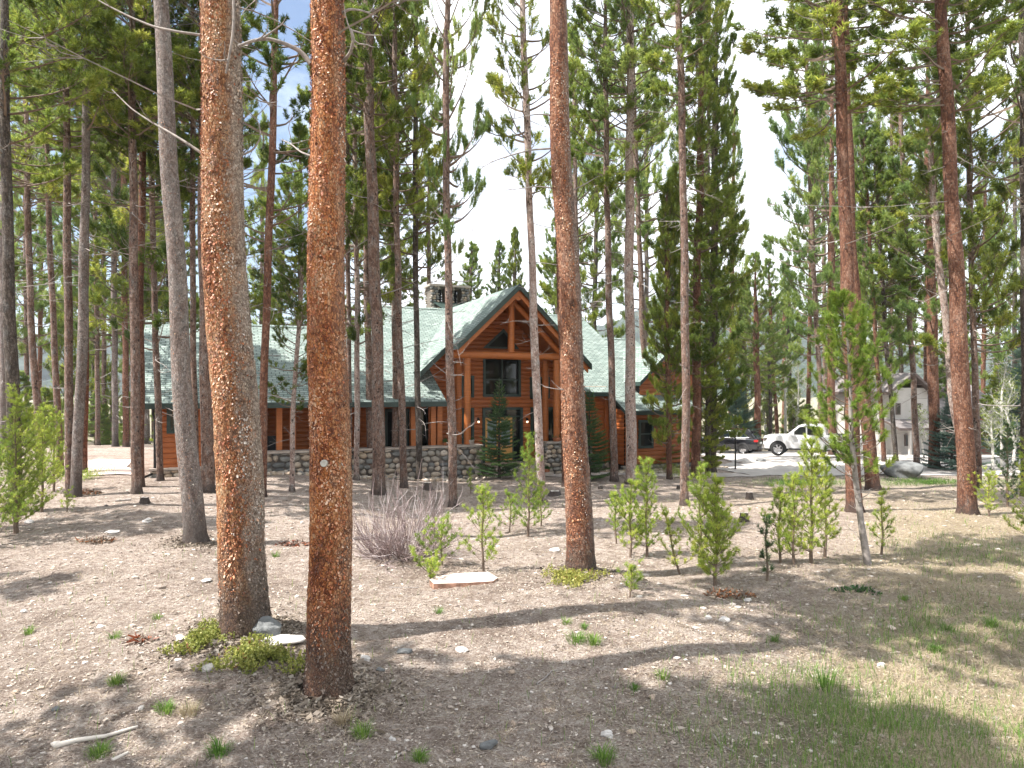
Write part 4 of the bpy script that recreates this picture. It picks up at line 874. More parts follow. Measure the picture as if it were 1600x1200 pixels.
for i, (px,py,w_,h_,mt,lab) in enumerate([(763,1172,30,14,'rock_g','bluish grey flat stone at the bottom edge'),(632,1023,24,8,'rock_g','grey flat stone right of the nearest trunk, left of two'),(720,1020,19,9,'rock_p','pale rounded stone right of the nearest trunk, right of two'),
  (950,1155,19,11,'rock_p','whitish stone low in the shade, left of two'),(986,1148,15,8,'rock_t','tan stone low in the shade, right of two'),(800,1054,12,6,'rock_t','small tan stone in the centre of the shade'),(1020,1094,12,8,'rock_t','reddish stone in the right of the big shade'),
  (802,1135,11,8,'rock_t','wedge shaped tan stone in the shade, near the bottom'),(320,1050,22,12,'rock_p','pale stone left of the leafy mat'),(280,1002,20,8,'rock_p','flat pale stone left of the foot of the thickest pine'),(570,1033,17,8,'rock_p','white stone just right of the nearest trunk'),
  (594,1050,15,7,'rock_g','greenish grey stone beside the white one by the nearest trunk'),(228,816,20,6,'rock_p','white stone in the sun left of the leaning grey pine'),(172,834,24,5,'rock_p','long pale stone in the sun at the left'),(45,818,16,6,'rock_p','pale stone at the foot of the left group of young pines'),
  (320,909,18,4,'rock_p','thin pale stone between leaning grey pine and thick trunk'),(1395,985,17,6,'slab_r','orange brown chip in the right hand shade'),(868,862,18,6,'rock_p','round pale stone left of the reddish flecked pine'),(1170,940,12,5,'rock_p','white stone at the border of the sunny strip'),
  (1132,972,18,8,'rock_p','biggest white stone of the sunny strip'),(1108,968,10,7,'rock_p','smaller white stone left of the biggest on the sunny strip'),(1378,1045,20,8,'rock_p','pale stone in the dry grass'),(155,982,12,5,'rock_p','small pale stone left of centre of the sunny ground'),
  (35,958,10,5,'rock_p','small pale stone by the left edge'),(85,1112,14,6,'rock_g','grey stone at the lower left'),(22,1085,12,6,'rock_t','reddish stone at the lower left edge'),(612,1160,10,8,'rock_p','white pebble left of the bluish grey flat stone'),(1050,855,10,4,'rock_g','grey pebble between the sapling clusters')]):
    rock(lab, px, py, w_, h_, w_*unproj(px,py)[1]/F*R.uniform(.5,.8), M[mt], 20+i, name='stone', group=st_g, rz=R.uniform(-.4,.4), sub=3, cat='stone')
def flagstone():
    pts = [(677,908),(692,914),(765,917),(768,908),(745,906),(705,905)]
    top = []
    x0, y0 = unproj(722, 916)
    poly = [(-.55,.06),(-.46,-.16),(.10,-.20),(.50,-.16),(.58,.04),(.42,.34),(-.10,.38),(-.44,.26)]
    mb = MB(); P = [(a, b, .10+.015*math.sin(a*5)) for a, b in poly]; mb.slab(P, .12, 0, 1)
    o = mb.build('flagstone', [M['slab_r'], simple('broken_sandstone_edge', (.30,.17,.12), .9, var=.5, scale=9, bumps=1)]); o.location = (x0, y0+.15, gz(x0,y0)-.03); o.rotation_euler = (radians(2), radians(-1), .03)
    tag(o, 'pinkish flat slab of stone lying alone at the centre of the yard', 'slab')
flagstone()
def stick(label, pts, w0, w1, mat='deadwood', name='stick'):
    P = []
    for px, py in pts: x, y = unproj(px, py); P.append((x, y, gz(x,y)+w0*.7))
    P = np.array(P); tt = np.linspace(0, len(P)-1, len(P)*4); Q = np.stack([np.interp(tt, np.arange(len(P)), P[:,i]) for i in range(3)], -1)
    o = MB().tube(Q, np.linspace(w0, w1, len(Q)), 8).build(name, M[mat], None, True); tag(o, label, 'stick')
M['palewood'] = simple('bleached_wood', (.58,.53,.47), .8, var=.15, scale=10)
stick('long bleached split stick lying at the lower left', [(84,1170),(120,1162),(165,1155),(215,1140)], .028, .012, 'palewood')
stick('short bleached stick below the long one', [(175,1192),(200,1178)], .018, .012, 'palewood')
stick('thin curved dead twig at the bottom right', [(1115,1150),(1125,1165),(1148,1178)], .010, .004)
stick('curved twig in the middle of the big shade', [(838,1070),(850,1062),(862,1050),(880,1046)], .010, .004)
stick('dark twig at the bottom left of centre', [(612,1188),(636,1174)], .010, .005)
stick('straight thin stick at the left of the flagstone', [(608,919),(655,919)], .010, .006)
stick('dead stick on the ground between the left cluster trunks', [(205,782),(180,784)], .04, .02)
stick('pale stick leaning on the stone at the thickest pine', [(368,990),(383,1000)], .010, .006, 'palewood')
# stumps
def stump(label, px, py, wpx, hpx, seed, pale=False):
    x, y = unproj(px, py); s = y/F; rt = empty('tree_stump', (x,y,gz(x,y)), label, 'stump', 'cut stumps in the yard'); rr = wpx*s/2; h = hpx*s
    me = trunk_mesh([(0,0,-.05),(0,0,h)], [rr,rr*.85], 16, [M['bark_k' if not pale else 'bark_c'], M['flake'], M['deadwood']], seed, flare=1.5); o = bpy.data.objects.new('bark', me); COL.objects.link(o); o.parent = rt
    th = np.arange(16)*2*pi/16; MB().add([(rr*.86*cos(a), rr*.86*sin(a), h+.01*math.sin(a*3)) for a in th]+[(0,0,h+.005)], [(i,(i+1)%16,16) for i in range(16)]).build('cut_top', M['palewood' if pale else 'deadwood'], rt)
for i, a in enumerate([('dark stump in the grass beyond the densest sapling',1171,780,11,11,0),('weathered stump left of the right sapling cluster',1163,815,14,14,0),('pale stump left of the front walk',867,774,16,7,1),('small dark stump behind the middle sapling cluster',938,764,6,5,0),
   ('small dark stump left of the straight pinkish grey trunk',1061,764,7,6,0),('stump on the shade line left of the leaning grey pine',226,786,13,9,0),('low black stump before the left end of the stone wall',678,748,10,9,0),('pale stump before the stone wall behind the shrub',668,765,13,11,1),('dark stump at the left of the reddish flecked pine, far back',893,752,7,5,0)]):
    stump(*a[:5], 300+i, bool(a[5]))
# heaps of rust brown dead needles and bark
def heap(label, px, py, wpx, hpx, seed, n=500):
    x, y = unproj(px, py); s = y/F; r = np.random.default_rng(seed); wx = wpx*s/2; mb = MB(); z0 = gz(x,y)
    a = r.uniform(0,6.28,n); q = r.uniform(0,1,n)**.5; P = np.stack([q*wx*np.cos(a), q*wx*.5*np.sin(a), (1-q)*hpx*s*.7*r.uniform(0,1,n)+.01],-1)
    l = r.uniform(.04,.13,(n,1)); d = unit(r.normal(size=(n,3))*np.array([1,1,.4])); wv = unit(np.cross(d, r.normal(size=(n,3))))*r.uniform(.006,.02,(n,1))
    V = np.stack([P-wv,P+wv,P+d*l+wv*.5,P+d*l-wv*.5],1).reshape(-1,3); mb.add(V, np.arange(len(V)).reshape(-1,4), r.choice([0,1,1],n), r.beta(1.5,2.4,n)*.6)
    o = mb.build('bark_debris_heap', [M['flake'], M['flake_g']]); o.location = (x,y,z0); tag(o, label, 'debris heap', 'heaps of fallen bark and twigs', 'stuff' if False else None)
heap('rusty heap of fallen bark under the densest sapling', 1140, 932, 74, 16, 1, 900)
heap('brown heap of bark between the two big orange trunks, under the shrub', 456, 852, 54, 10, 2, 500)
heap('heap of reddish chunks near the crossing trunks on the left', 138, 772, 46, 14, 3, 500)
heap('faint scatter of rusty cones and bark at the left', 150, 846, 60, 5, 4, 300)
heap('rusty twigs lying left of the leafy mat', 220, 1003, 34, 8, 5, 130)

# uncountable cover: litter, pebbles, dry and green grass
def litter():
    r = np.random.default_rng(21); n = 230000
    y = 4.2*np.exp(r.uniform(0,1,n)*math.log(30/4.2)); x = (r.uniform(-1.05,1.05,n))*.80*y; z = g(x,y)+.006
    P = np.stack([x,y,z],-1); a = r.uniform(0,6.28,n); chip = r.uniform(size=n) < .3; sc_ = np.sqrt(y/8)
    l = np.where(chip, r.gamma(2.2,.0062,n)+.004, r.uniform(.03,.09,n))*sc_; wd = np.where(chip, l*r.uniform(.4,1,n), .0036*sc_)
    d = np.stack([np.cos(a), np.sin(a), r.normal(0,.22,n)],-1); s_ = np.stack([-np.sin(a), np.cos(a), r.normal(0,.3,n)],-1)*wd[:,None]/2; d = d*l[:,None]/2
    V = np.stack([P-d-s_*.6,P-d*.3+s_,P+d+s_*.5,P+d*.2-s_],1).reshape(-1,3); V[:,2] += .004
    tn = np.where(chip, r.beta(1.1,1.2,n)*.95, r.beta(1.4,1.2,n)*.92); dens = .5+.5*np.sin(x*.9+np.sin(y*.7)*2)
    MBo = MB().add(V, np.arange(len(V)).reshape(-1,4), 0, np.clip(tn,0,1)); tag(MBo.build('forest_litter', M['litter']), 'fallen needles and bark chips covering the bare ground', 'litter', kind='stuff')
    # bark and needles that have gathered round the feet of the near trunks
    mb = MB()
    for (tx,ty,_z),rad,m_ in [(tuple(tA.location),.34,5200),(tuple(tB.location),.30,5200),(tuple(tC.location),.24,2600),(tuple(tD.location),.26,2600)]:
        a = r.uniform(0,6.28,m_); q = rad+r.exponential(.22,m_); x = tx+q*np.cos(a); y = ty+q*np.sin(a); z = g(x,y)+.004+.07*np.exp(-(q-rad)/.12)*r.uniform(0,1,m_)
        P = np.stack([x,y,z],-1); l = (r.gamma(2,.008,m_)+.008)[:,None]; d = unit(r.normal(size=(m_,3))*np.array([1,1,.35]))*l; s_ = unit(np.cross(d, r.normal(size=(m_,3))))*l*r.uniform(.15,.6,(m_,1))
        V = np.stack([P-d-s_,P-d*.5+s_,P+d+s_*.6,P+d*.4-s_],1).reshape(-1,3); mb.add(V, np.arange(len(V)).reshape(-1,4), 0, r.beta(1.2,2,m_)*.8)
    tag(mb.build('bark_litter', M['flake_g']), 'flakes of bark gathered round the feet of the big trunks', 'bark litter', kind='stuff')
    V0, F0 = ICO[1]; n = 8200; y = 4.2*np.exp(r.uniform(0,1,n)*math.log(24/4.2)); x = r.uniform(-1.05,1.05,n)*.8*y
    s = r.gamma(2,.0055,n)+.006; s = s*np.sqrt(y/9); sc3 = np.stack([s*r.uniform(.8,1.5,n), s*r.uniform(.7,1.2,n), s*r.uniform(.3,.7,n)],-1); P = np.stack([x,y,g(x,y)+s*.2],-1)
    jit = r.uniform(.75,1.15,(n,len(V0),1)); V = (V0[None]*jit*sc3[:,None]+P[:,None]).reshape(-1,3); Fc = (F0[None]+np.arange(n)[:,None,None]*len(V0)).reshape(-1,3)
    m, t, b = newmat('pebbles'); rr = ramp(t, [(0,(.14,.12,.11)),(.35,(.28,.22,.18)),(.7,(.42,.36,.31)),(1,(.62,.58,.54))]); t.links.new(tintn(t), rr.inputs[0]); t.links.new(rr.outputs[0], b.inputs['Base Color']); b.inputs['Roughness'].default_value = .8
    tag(MB().add(V, Fc, 0, np.repeat(r.beta(1.6,1.6,n), len(F0))).build('pebbles', m), 'small pebbles strewn over the bare ground', 'pebbles', kind='stuff')
litter()
def grasses():
    r = np.random.default_rng(31)
    def field(n, fn, mat, lmin, lmax, name, lab, flat, ymax=24, wd=.0035):
        m = n*6; y = 4.3*np.exp(r.uniform(0,1,m)*math.log(ymax/4.3)); x = r.uniform(-1.02,1.02,m)*.8*y; cl = .5+.5*np.sin(x*2.1+np.sin(y*3))*np.sin(y*2.6+np.sin(x*1.7)*2)
        k = r.uniform(size=m) < fn(x,y)*(.25+.75*cl); x, y = x[k][:n], y[k][:n]; n = len(x); P = np.stack([x,y,g(x,y)-.004],-1)
        a = r.uniform(0,6.28,n)+ (0 if not flat else 0); l = r.uniform(lmin,lmax,n)[:,None]; up = r.uniform(.02,.45,(n,1)) if flat else r.uniform(.6,1.3,(n,1))
        o_ = np.stack([np.cos(a),np.sin(a),0*a],-1); mid = P+o_*l*(.5 if flat else .18)+np.array([0,0,1.])*l*(up*.55+.03); tip = P+o_*l*(1. if flat else .5)+np.array([0,0,1.])*l*up*(.5 if flat else .95)
        wv = np.stack([-np.sin(a),np.cos(a),0*a],-1)*wd/2*np.sqrt(y/7)[:,None]; V = np.stack([P-wv,P+wv,mid+wv,mid-wv,tip],1).reshape(-1,3); i = np.arange(n)[:,None]*5; tt = r.beta(2,2,n)
        tag(MB().add(V, i+np.array([[0,1,2,3]]), 0, tt).add(V, i+np.array([[3,2,4]]), 0, tt).build(name, M[mat]), lab, 'grass', kind='stuff')
    field(110000, lambda x,y: dryness(x,y)+.10*sstep((x+1)/6)+.02, 'grass_d', .06, .24, 'dry_grass', 'straw coloured dry grass lying over the right side of the yard', True)
    gf = lambda x,y: np.clip(greenness(x,y)*(.5+.9*(np.sin(x*2.3+np.sin(y*2))*np.sin(y*1.9+1) > -.1))+dryness(x,y)*.16*(np.sin(x*3.3+y)*np.sin(y*2.1-x) > .1)+.008, 0, 1)
    field(52000, gf, 'grass_g', .05, .17, 'green_grass', 'fresh green grass coming up through the dry grass', False, 30, .0048)
grasses()
# ------------------------------------------------------------------ the log house (local frame: u along the front, v to the back)
TH = radians(24); HC, HS = cos(TH), sin(TH)
house = empty('log_house', (0, 33, 0), 'orange stained log house with green shingle roofs and a tall glazed entrance gable', 'house', rz=TH)
def hp(px, py, v):
    k = (px-800)/F; D = (v+33*HC)/(HC-k*HS); X = k*D; return X*HC+(D-33)*HS, CAMZ+(HZ-py)/F*D
def U(px, v): return hp(px, HZ, v)[0]
def shingle(name, axis, kz):
    m, t, b = newmat(name); o = objco(t); s = t.nodes.new('ShaderNodeSeparateXYZ'); t.links.new(o, s.inputs[0]); cmb = t.nodes.new('ShaderNodeCombineXYZ')
    t.links.new(s.outputs[axis], cmb.inputs[0]); t.links.new(math2(t, 'MULTIPLY', s.outputs[2], kz), cmb.inputs[1])
    br = t.nodes.new('ShaderNodeTexBrick'); t.links.new(cmb.outputs[0], br.inputs['Vector']); br.inputs['Scale'].default_value = 1; br.inputs['Brick Width'].default_value = .32; br.inputs['Row Height'].default_value = .15
    br.inputs['Mortar Size'].default_value = .02; br.inputs['Color1'].default_value = (.165,.215,.195,1); br.inputs['Color2'].default_value = (.31,.365,.335,1); br.inputs['Mortar'].default_value = (.06,.08,.073,1); br.inputs['Mortar Smooth'].default_value = .4
    n = noise(t, cmb.outputs[0], 60, 3, .7); c = mixc(t, br.outputs['Color'], (.38,.42,.40), maprange(t, n, .5, .75, 0, .5)); c = mixc(t, c, (.20,.255,.235), maprange(t, noise(t, o, 1.3, 4), .5, .7, 0, .5))
    t.links.new(c, b.inputs['Base Color']); b.inputs['Roughness'].default_value = .9; b.inputs['Specular IOR Level'].default_value = .2
    bump(t, b, math2(t, 'SUBTRACT', math2(t, 'MULTIPLY', n, .3), br.outputs['Fac']), .6, .02); return m
M['sh_u'] = shingle('green_shingles_front', 0, 1.95); M['sh_v'] = shingle('green_shingles_gable', 1, 1.43)
M['fascia'] = simple('dark_green_trim', (.028,.05,.042), .5, var=.15)
def wood(name, col, k=1.):
    m, t, b = newmat(name); o = objco(t); n = noise(t, mapping(t, o, (1,1,9)), 2.2, 6, .65); n2 = noise(t, o, .9, 4)
    r = ramp(t, [(.3,tuple(x*.60 for x in col)),(.5,col),(.72,tuple(min(1,x*1.35) for x in col))]); t.links.new(math2(t, 'ADD', math2(t, 'MULTIPLY', n, .65), math2(t, 'MULTIPLY', n2, .35)), r.inputs[0])
    at_ = tintn(t); c = mixc(t, r.outputs[0], tuple(x*.55 for x in col), maprange(t, at_, 0, 1, .75, 0))
    t.links.new(c, b.inputs['Base Color']); b.inputs['Roughness'].default_value = .55; bump(t, b, n, .3, .008); return m
M['siding'] = wood('stained_lap_siding', (.40,.115,.028)); M['log'] = wood('stained_round_log', (.46,.145,.036)); M['doorwood'] = wood('honey_oak_door', (.80,.42,.12)); M['soffit'] = wood('stained_soffit', (.36,.13,.04))
m, t, b = newmat('dark_window_glass'); b.inputs['Base Color'].default_value = (.012,.016,.015,1); b.inputs['Roughness'].default_value = .04; b.inputs['Specular IOR Level'].default_value = .45; M['glass'] = m
m, t, b = newmat('frosted_door_glass'); b.inputs['Base Color'].default_value = (.20,.26,.25,1); b.inputs['Roughness'].default_value = .25; M['dglass'] = m
M['dark'] = simple('dark_interior', (.02,.018,.016), .8); M['iron'] = simple('black_metal', (.015,.015,.015), .5, .4)
M['mortar'] = simple('mortar', (.16,.14,.12), .95, bumps=.5)
m, t, b = newmat('river_cobbles'); rr = ramp(t, [(0,(.11,.115,.115)),(.25,(.22,.22,.205)),(.5,(.36,.32,.27)),(.75,(.46,.35,.25)),(1,(.60,.53,.45))]); t.links.new(tintn(t), rr.inputs[0])
c = mixc(t, rr.outputs[0], (.12,.11,.10), maprange(t, noise(t, objco(t), 14, 5), .45, .7, 0, .4)); t.links.new(c, b.inputs['Base Color']); b.inputs['Roughness'].default_value = .8; M['cobble'] = m
M['cap'] = simple('wall_capstone', (.42,.36,.31), .85, var=.15, scale=3, bumps=.3)

def lap(mb, u0, u1, z0, z1, v, holes=(), top=None, step=.2, axis='u'):
    """lap siding courses in the plane v, leaving rectangular holes; top(u)->z clips a gable"""
    k = 0; z = z0; r = np.random.default_rng(int(abs(u0*31+v*7)))
    while z < z1-.01:
        h = min(step, z1-z); zm = z+h/2; a, b_ = u0, u1
        if top is not None:
            us = np.linspace(u0, u1, 160); ok = us[np.array([top(q) for q in us]) > zm]
            if len(ok) < 2: break
            a, b_ = ok[0], ok[-1]
        segs = [(a, b_)]
        for (h0,h1,g0,g1) in holes:
            if g0 < zm < g1:
                ns = []
                for (s0,s1) in segs:
                    if h1 <= s0 or h0 >= s1: ns.append((s0,s1))
                    else:
                        if h0 > s0: ns.append((s0,h0))
                        if h1 < s1: ns.append((h1,s1))
                segs = ns
        tn = r.uniform(.55,1)
        for (s0,s1) in segs:
            # a rounded log-look course
            prof = [(0,.0),(.012,-.035),(h*.35,-.05),(h*.7,-.045),(h*.93,-.02),(h,0)]
            for q in range(len(prof)-1):
                (za,va),(zb,vb) = prof[q], prof[q+1]
                V = [(s0,v+va,z+za),(s1,v+va,z+za),(s1,v+vb,z+zb),(s0,v+vb,z+zb)]
                if axis == 'v': V = [(p[1],p[0],p[2]) for p in V]
                mb.add(V, [(0,1,2,3)], 0, tn)
        z += step; k += 1
def cobbles(mb, u0, u1, z0, z1, v, seed, size=.22, axis='u', sgn=-1):
    r = np.random.default_rng(seed); z = z0
    while z < z1-.03:
        h = r.uniform(.8,1.1)*size*.8; h = min(h, z1-z+.04); u = u0+r.uniform(-.1,0)
        while u < u1:
            w_ = size*r.uniform(.7,1.6); V, Fc = rockverts(2, int(r.integers(1e6)), .13); sx = min(w_, u1-u+.06)/2*1.03
            W = V*np.array([sx, .09, h/2*1.04]); cu = u+sx*.98; W = W+np.array([cu, 0, z+h/2+r.normal(0,.012)])
            W = np.stack([W[:,0], v+sgn*.02+W[:,1], np.clip(W[:,2], z0-.1, z1)], -1)
            if axis == 'v': W = W[:,[1,0,2]]
            mb.add(W, Fc, 0, np.clip(r.beta(1.4,1.4),0,1)); u += sx*1.93
        z += h*.93
zf = lambda v: 3.3+.585*(v+2.5)
def pl(uvs, fn): return [(u, v, fn(u, v)) for u, v in uvs]
fr = lambda u, v: zf(v)
GU, GZ, GS = -1.0, 8.42, .95
gl = lambda u, v: GZ-GS*abs(u-GU)
# roofs
def roof_part(name, polys, mat, th=.16):
    mb = MB()
    for P in polys: mb.slab(P, th, 0, 1, 2)
    return mb.build(name, [M[mat], M['fascia'], M['soffit']], house)
roof_part('main_roof', [pl([(-15.9,-2.5),(-4.15,-2.5),(-4.15,.1),(-5.5,.1),(-5.5,3.5),(-15.9,3.5)], fr),
   pl([(-5.5,.1),(3.1,.1),(3.1,6.1),(-5.5,6.1)], fr), pl([(3.1,-1.8),(4.3,-1.8),(4.3,6.1),(3.1,6.1)], fr),
   pl([(4.3,-3.3),(5.7,-3.3),(5.7,3.5),(7.27,3.5),(7.27,6.1),(4.3,6.1)], fr), pl([(5.7,-3.3),(9.4,-3.3),(9.4,3.5),(5.7,3.5)], fr),
   pl([(-15.9,3.5),(-5.5,3.5),(-5.5,9.5),(-15.9,9.5)], lambda u,v: zf(3.5)-.585*(v-3.5)), pl([(-5.5,6.1),(7.27,6.1),(7.27,13),(-5.5,13)], lambda u,v: zf(6.1)-.585*(v-6.1)),
   pl([(7.27,3.5),(9.4,3.5),(9.4,9.5),(7.27,9.5)], lambda u,v: zf(3.5)-.585*(v-3.5))], 'sh_u')
mb = MB()
for (u0,u1,v) in ((-15.9,-5.5,3.5),(-5.5,7.27,6.1),(7.27,9.4,3.5)): 
    for s_ in (-1,1): mb.add([(u0,v,zf(v)+.035),(u1,v,zf(v)+.035),(u1,v+s_*.16,zf(v)-.06),(u0,v+s_*.16,zf(v)-.06)], [(0,1,2,3)])
mb.build('ridge_cap', M['sh_u'], house)
# gutters along the low eaves
for a_ in ((-15.95,-4.15,-2.66,-2.505,zf(-2.5)-.2,zf(-2.5)-.02),(4.3,9.4,-3.44,-3.305,zf(-3.3)-.2,zf(-3.3)-.02),(3.1,4.28,-1.93,-1.805,zf(-1.8)-.2,zf(-1.8)-.02)): MB().box(*a_).build('gutter', M['fascia'], house)
vL = lambda z: (z-3.3)/.585-2.5
gr = roof_part('gable_roof', [pl([(GU,-3.05),(-3.8,-3.05),(-3.8,-1.55),(-5,-1.55),(-5,vL(gl(-5,0))+.12),(GU,vL(GZ)+.15)], gl), pl([(GU,-3.05),(GU,vL(GZ)+.15),(2.6,vL(gl(2.6,0))+.12),(2.6,-3.05)], gl)], 'sh_v', .24)
# second step of rake trim standing proud under the roof edge
mb = MB()
def rakeboard(mb, ua, ub, v, off, h, th, mi=0):
    za, zb = gl(ua,0)-off, gl(ub,0)-off
    mb.add([(ua,v-th,za),(ub,v-th,zb),(ub,v-th,zb-h),(ua,v-th,za-h),(ua,v,za),(ub,v,zb),(ub,v,zb-h),(ua,v,za-h)], [(0,1,2,3),(4,7,6,5),(0,4,5,1),(3,2,6,7),(0,3,7,4),(1,5,6,2)], mi)
rakeboard(mb, GU, -3.83, -3.055, -.02, .26, .05); rakeboard(mb, GU, 2.63, -3.055, -.02, .26, .05); rakeboard(mb, -3.8, -5.03, -1.555, -.02, .26, .05)
mb.build('rake_board', M['fascia'], gr)
mb = MB(); rakeboard(mb, GU, -3.75, -2.88, .28, .22, .1); rakeboard(mb, GU, 2.5, -2.88, .28, .22, .1); mb.build('inner_rake_board', M['log'], gr)
# small dormer over the right wing
dg = lambda u, v: 6.15-.9*abs(u-7.9)
roof_part('dormer_roof', [pl([(7.9,-2.4),(5.75,-2.4),(5.75,vL(dg(5.75,0))+.1),(7.9,vL(6.15)+.1)], dg), pl([(7.9,-2.4),(7.9,vL(6.15)+.1),(9.3,vL(dg(9.3,0))+.1),(9.3,-2.4)], dg)], 'sh_v', .2)
# walls
w_up = (*sorted([U(755,-.0),U(812,-.0)]), hp(783,619,0)[1], hp(783,558,0)[1])
w_r1 = (U(828,0),U(857,0),hp(842,621,0)[1],hp(842,590,0)[1]); w_r2 = (U(829,0),U(866,0),hp(848,692,0)[1],hp(848,637,0)[1])
w_l1 = (U(721,0),U(739,0),hp(730,620,0)[1],hp(730,588,0)[1]); w_l2 = (U(721,0),U(739,0),hp(730,692,0)[1],hp(730,638,0)[1])
w_dr = (U(754,0),U(815,0),.36,hp(785,637,0)[1])
mb = MB(); tp = lambda u: gl(u,0)-.2
lap(mb, -4.2, 3.0, .36, 8.3, 0, [w_up,w_r1,w_r2,w_l1,w_l2,w_dr], tp)
lap(mb, -15.1, -11.7, .85, 3.6, -1.9, [(U(262,-1.9),U(275,-1.9),hp(268,676,-1.9)[1],hp(268,638,-1.9)[1])])
pw = [(U(602,.4),U(622,.4),.4,2.9),(U(634,.4),U(669,.4),.4,2.9),(U(692,.4),U(701,.4),.5,2.9)]
lap(mb, -11.7, -4.2, .36, 4.6, .4, pw)
lap(mb, 3.05, 4.5, .3, 4.0, -1.3); wr = (5.35,6.15,1.05,2.35); lap(mb, 4.6, 9.0, .25, 2.9, -2.8, [wr]); lap(mb, 5.95, 9.2, 3.1, 6.2, -2.0, [], lambda u: dg(u,0)-.15)
lap(mb, -1.9, 8.6, .85, 3.6, -15.1, axis='v', top=None); lap(mb, -1.3, .0, .3, 4.0, 3.05, axis='v'); lap(mb, -2.8, 8.6, .25, 2.9, 4.6, axis='v'); lap(mb, -2.8, 8.6, .25, 2.9, 9.0, axis='v')
mb.build('log_wall', M['siding'], house)
mb = MB(); mb.box(-15.05,-11.7,-1.85,8.5,.3,3.5); mb.box(-11.7,-4.2,.46,8.5,.3,4.2); mb.box(-4.15,2.98,.06,8.5,.3,4.5); mb.box(3.1,4.55,-1.25,8.5,.2,3.7); mb.box(4.65,8.95,-2.75,8.5,.2,2.75); mb.box(6.0,9.15,-1.95,1.2,2.8,4.3)
mb.add([(-4.1,.07,4.4),(2.9,.07,4.4),(2.5,.07,gl(2.5,0)-.3),(GU,.07,GZ-.35),(-4.1,.07,gl(-4.1,0)-.3)], [(0,1,2,3,4)]); mb.add([(-5.4,3.5,zf(3.5)-.2),(-5.4,6.1,zf(6.1)-.2),(-5.4,8.7,zf(3.5)-.2)], [(0,1,2)]); mb.add([(7.17,3.5,zf(3.5)-.2),(7.17,6.1,zf(6.1)-.2),(7.17,8.7,zf(3.5)-.2)], [(0,1,2)]); mb.build('inner_wall', M['dark'], house)
def window(h, v, nx=1, nz=1, name='window', fr_=.09, mats='fascia', mid=None):
    u0,u1,z0,z1 = h; mb = MB(); f = fr_
    mb.box(u0-.03,u0+f,v-.10,v+.04,z0-.03,z1+.03); mb.box(u1-f,u1+.03,v-.10,v+.04,z0-.03,z1+.03); mb.box(u0+f,u1-f,v-.098,v+.04,z1-f,z1+.03); mb.box(u0+f,u1-f,v-.098,v+.04,z0-.03,z0+f)
    for i in range(1,nx): x = u0+(u1-u0)*i/nx; mb.box(x-.03,x+.03,v-.07,v+.03,z0+f,z1-f)
    for i in range(1,nz): z = z0+(z1-z0)*(mid or i/nz); mb.box(u0+f,u1-f,v-.068,v+.028,z-.03,z+.03)
    o = mb.build(name, M[mats], house); MB().add([(u0+f,v-.02,z0+f),(u1-f,v-.02,z0+f),(u1-f,v-.02,z1-f),(u0+f,v-.02,z1-f)], [(0,1,2,3)]).build('pane', M['glass'], o); return o
window(w_up, 0, 2, 2, mid=.42); window(w_r1, 0, 2); window(w_r2, 0, 2, name='glazed_door'); window(w_l1, 0); window(w_l2, 0)
window((U(262,-1.9),U(275,-1.9),hp(268,676,-1.9)[1],hp(268,638,-1.9)[1]), -1.9); window(wr, -2.8, 1, 2)
for h in pw: window(h, .4, 2 if h[1]-h[0] > .8 else 1, name='patio_door' if h[2] == .4 else 'window')
# triangular light in the gable
ua, ub = U(761,0), U(797,0)+.1; um = U(786,0); zb = hp(780,545,0)[1]; zt = hp(786,522,0)[1]
mb = MB(); T_ = [(ua-.25,zb),(ub+.35,zb),((um),zt+.25)]; 
mb.slab([(a,-.10,z) for a,z in T_], .08, 0, 0, down=(0,1,0)); o = mb.build('gable_window', M['fascia'], house)
MB().add([(ua+.02,-.105,zb+.09),(ub+.1,-.105,zb+.09),(um,-.105,zt+.08)], [(0,1,2)]).build('pane', M['glass'], o)
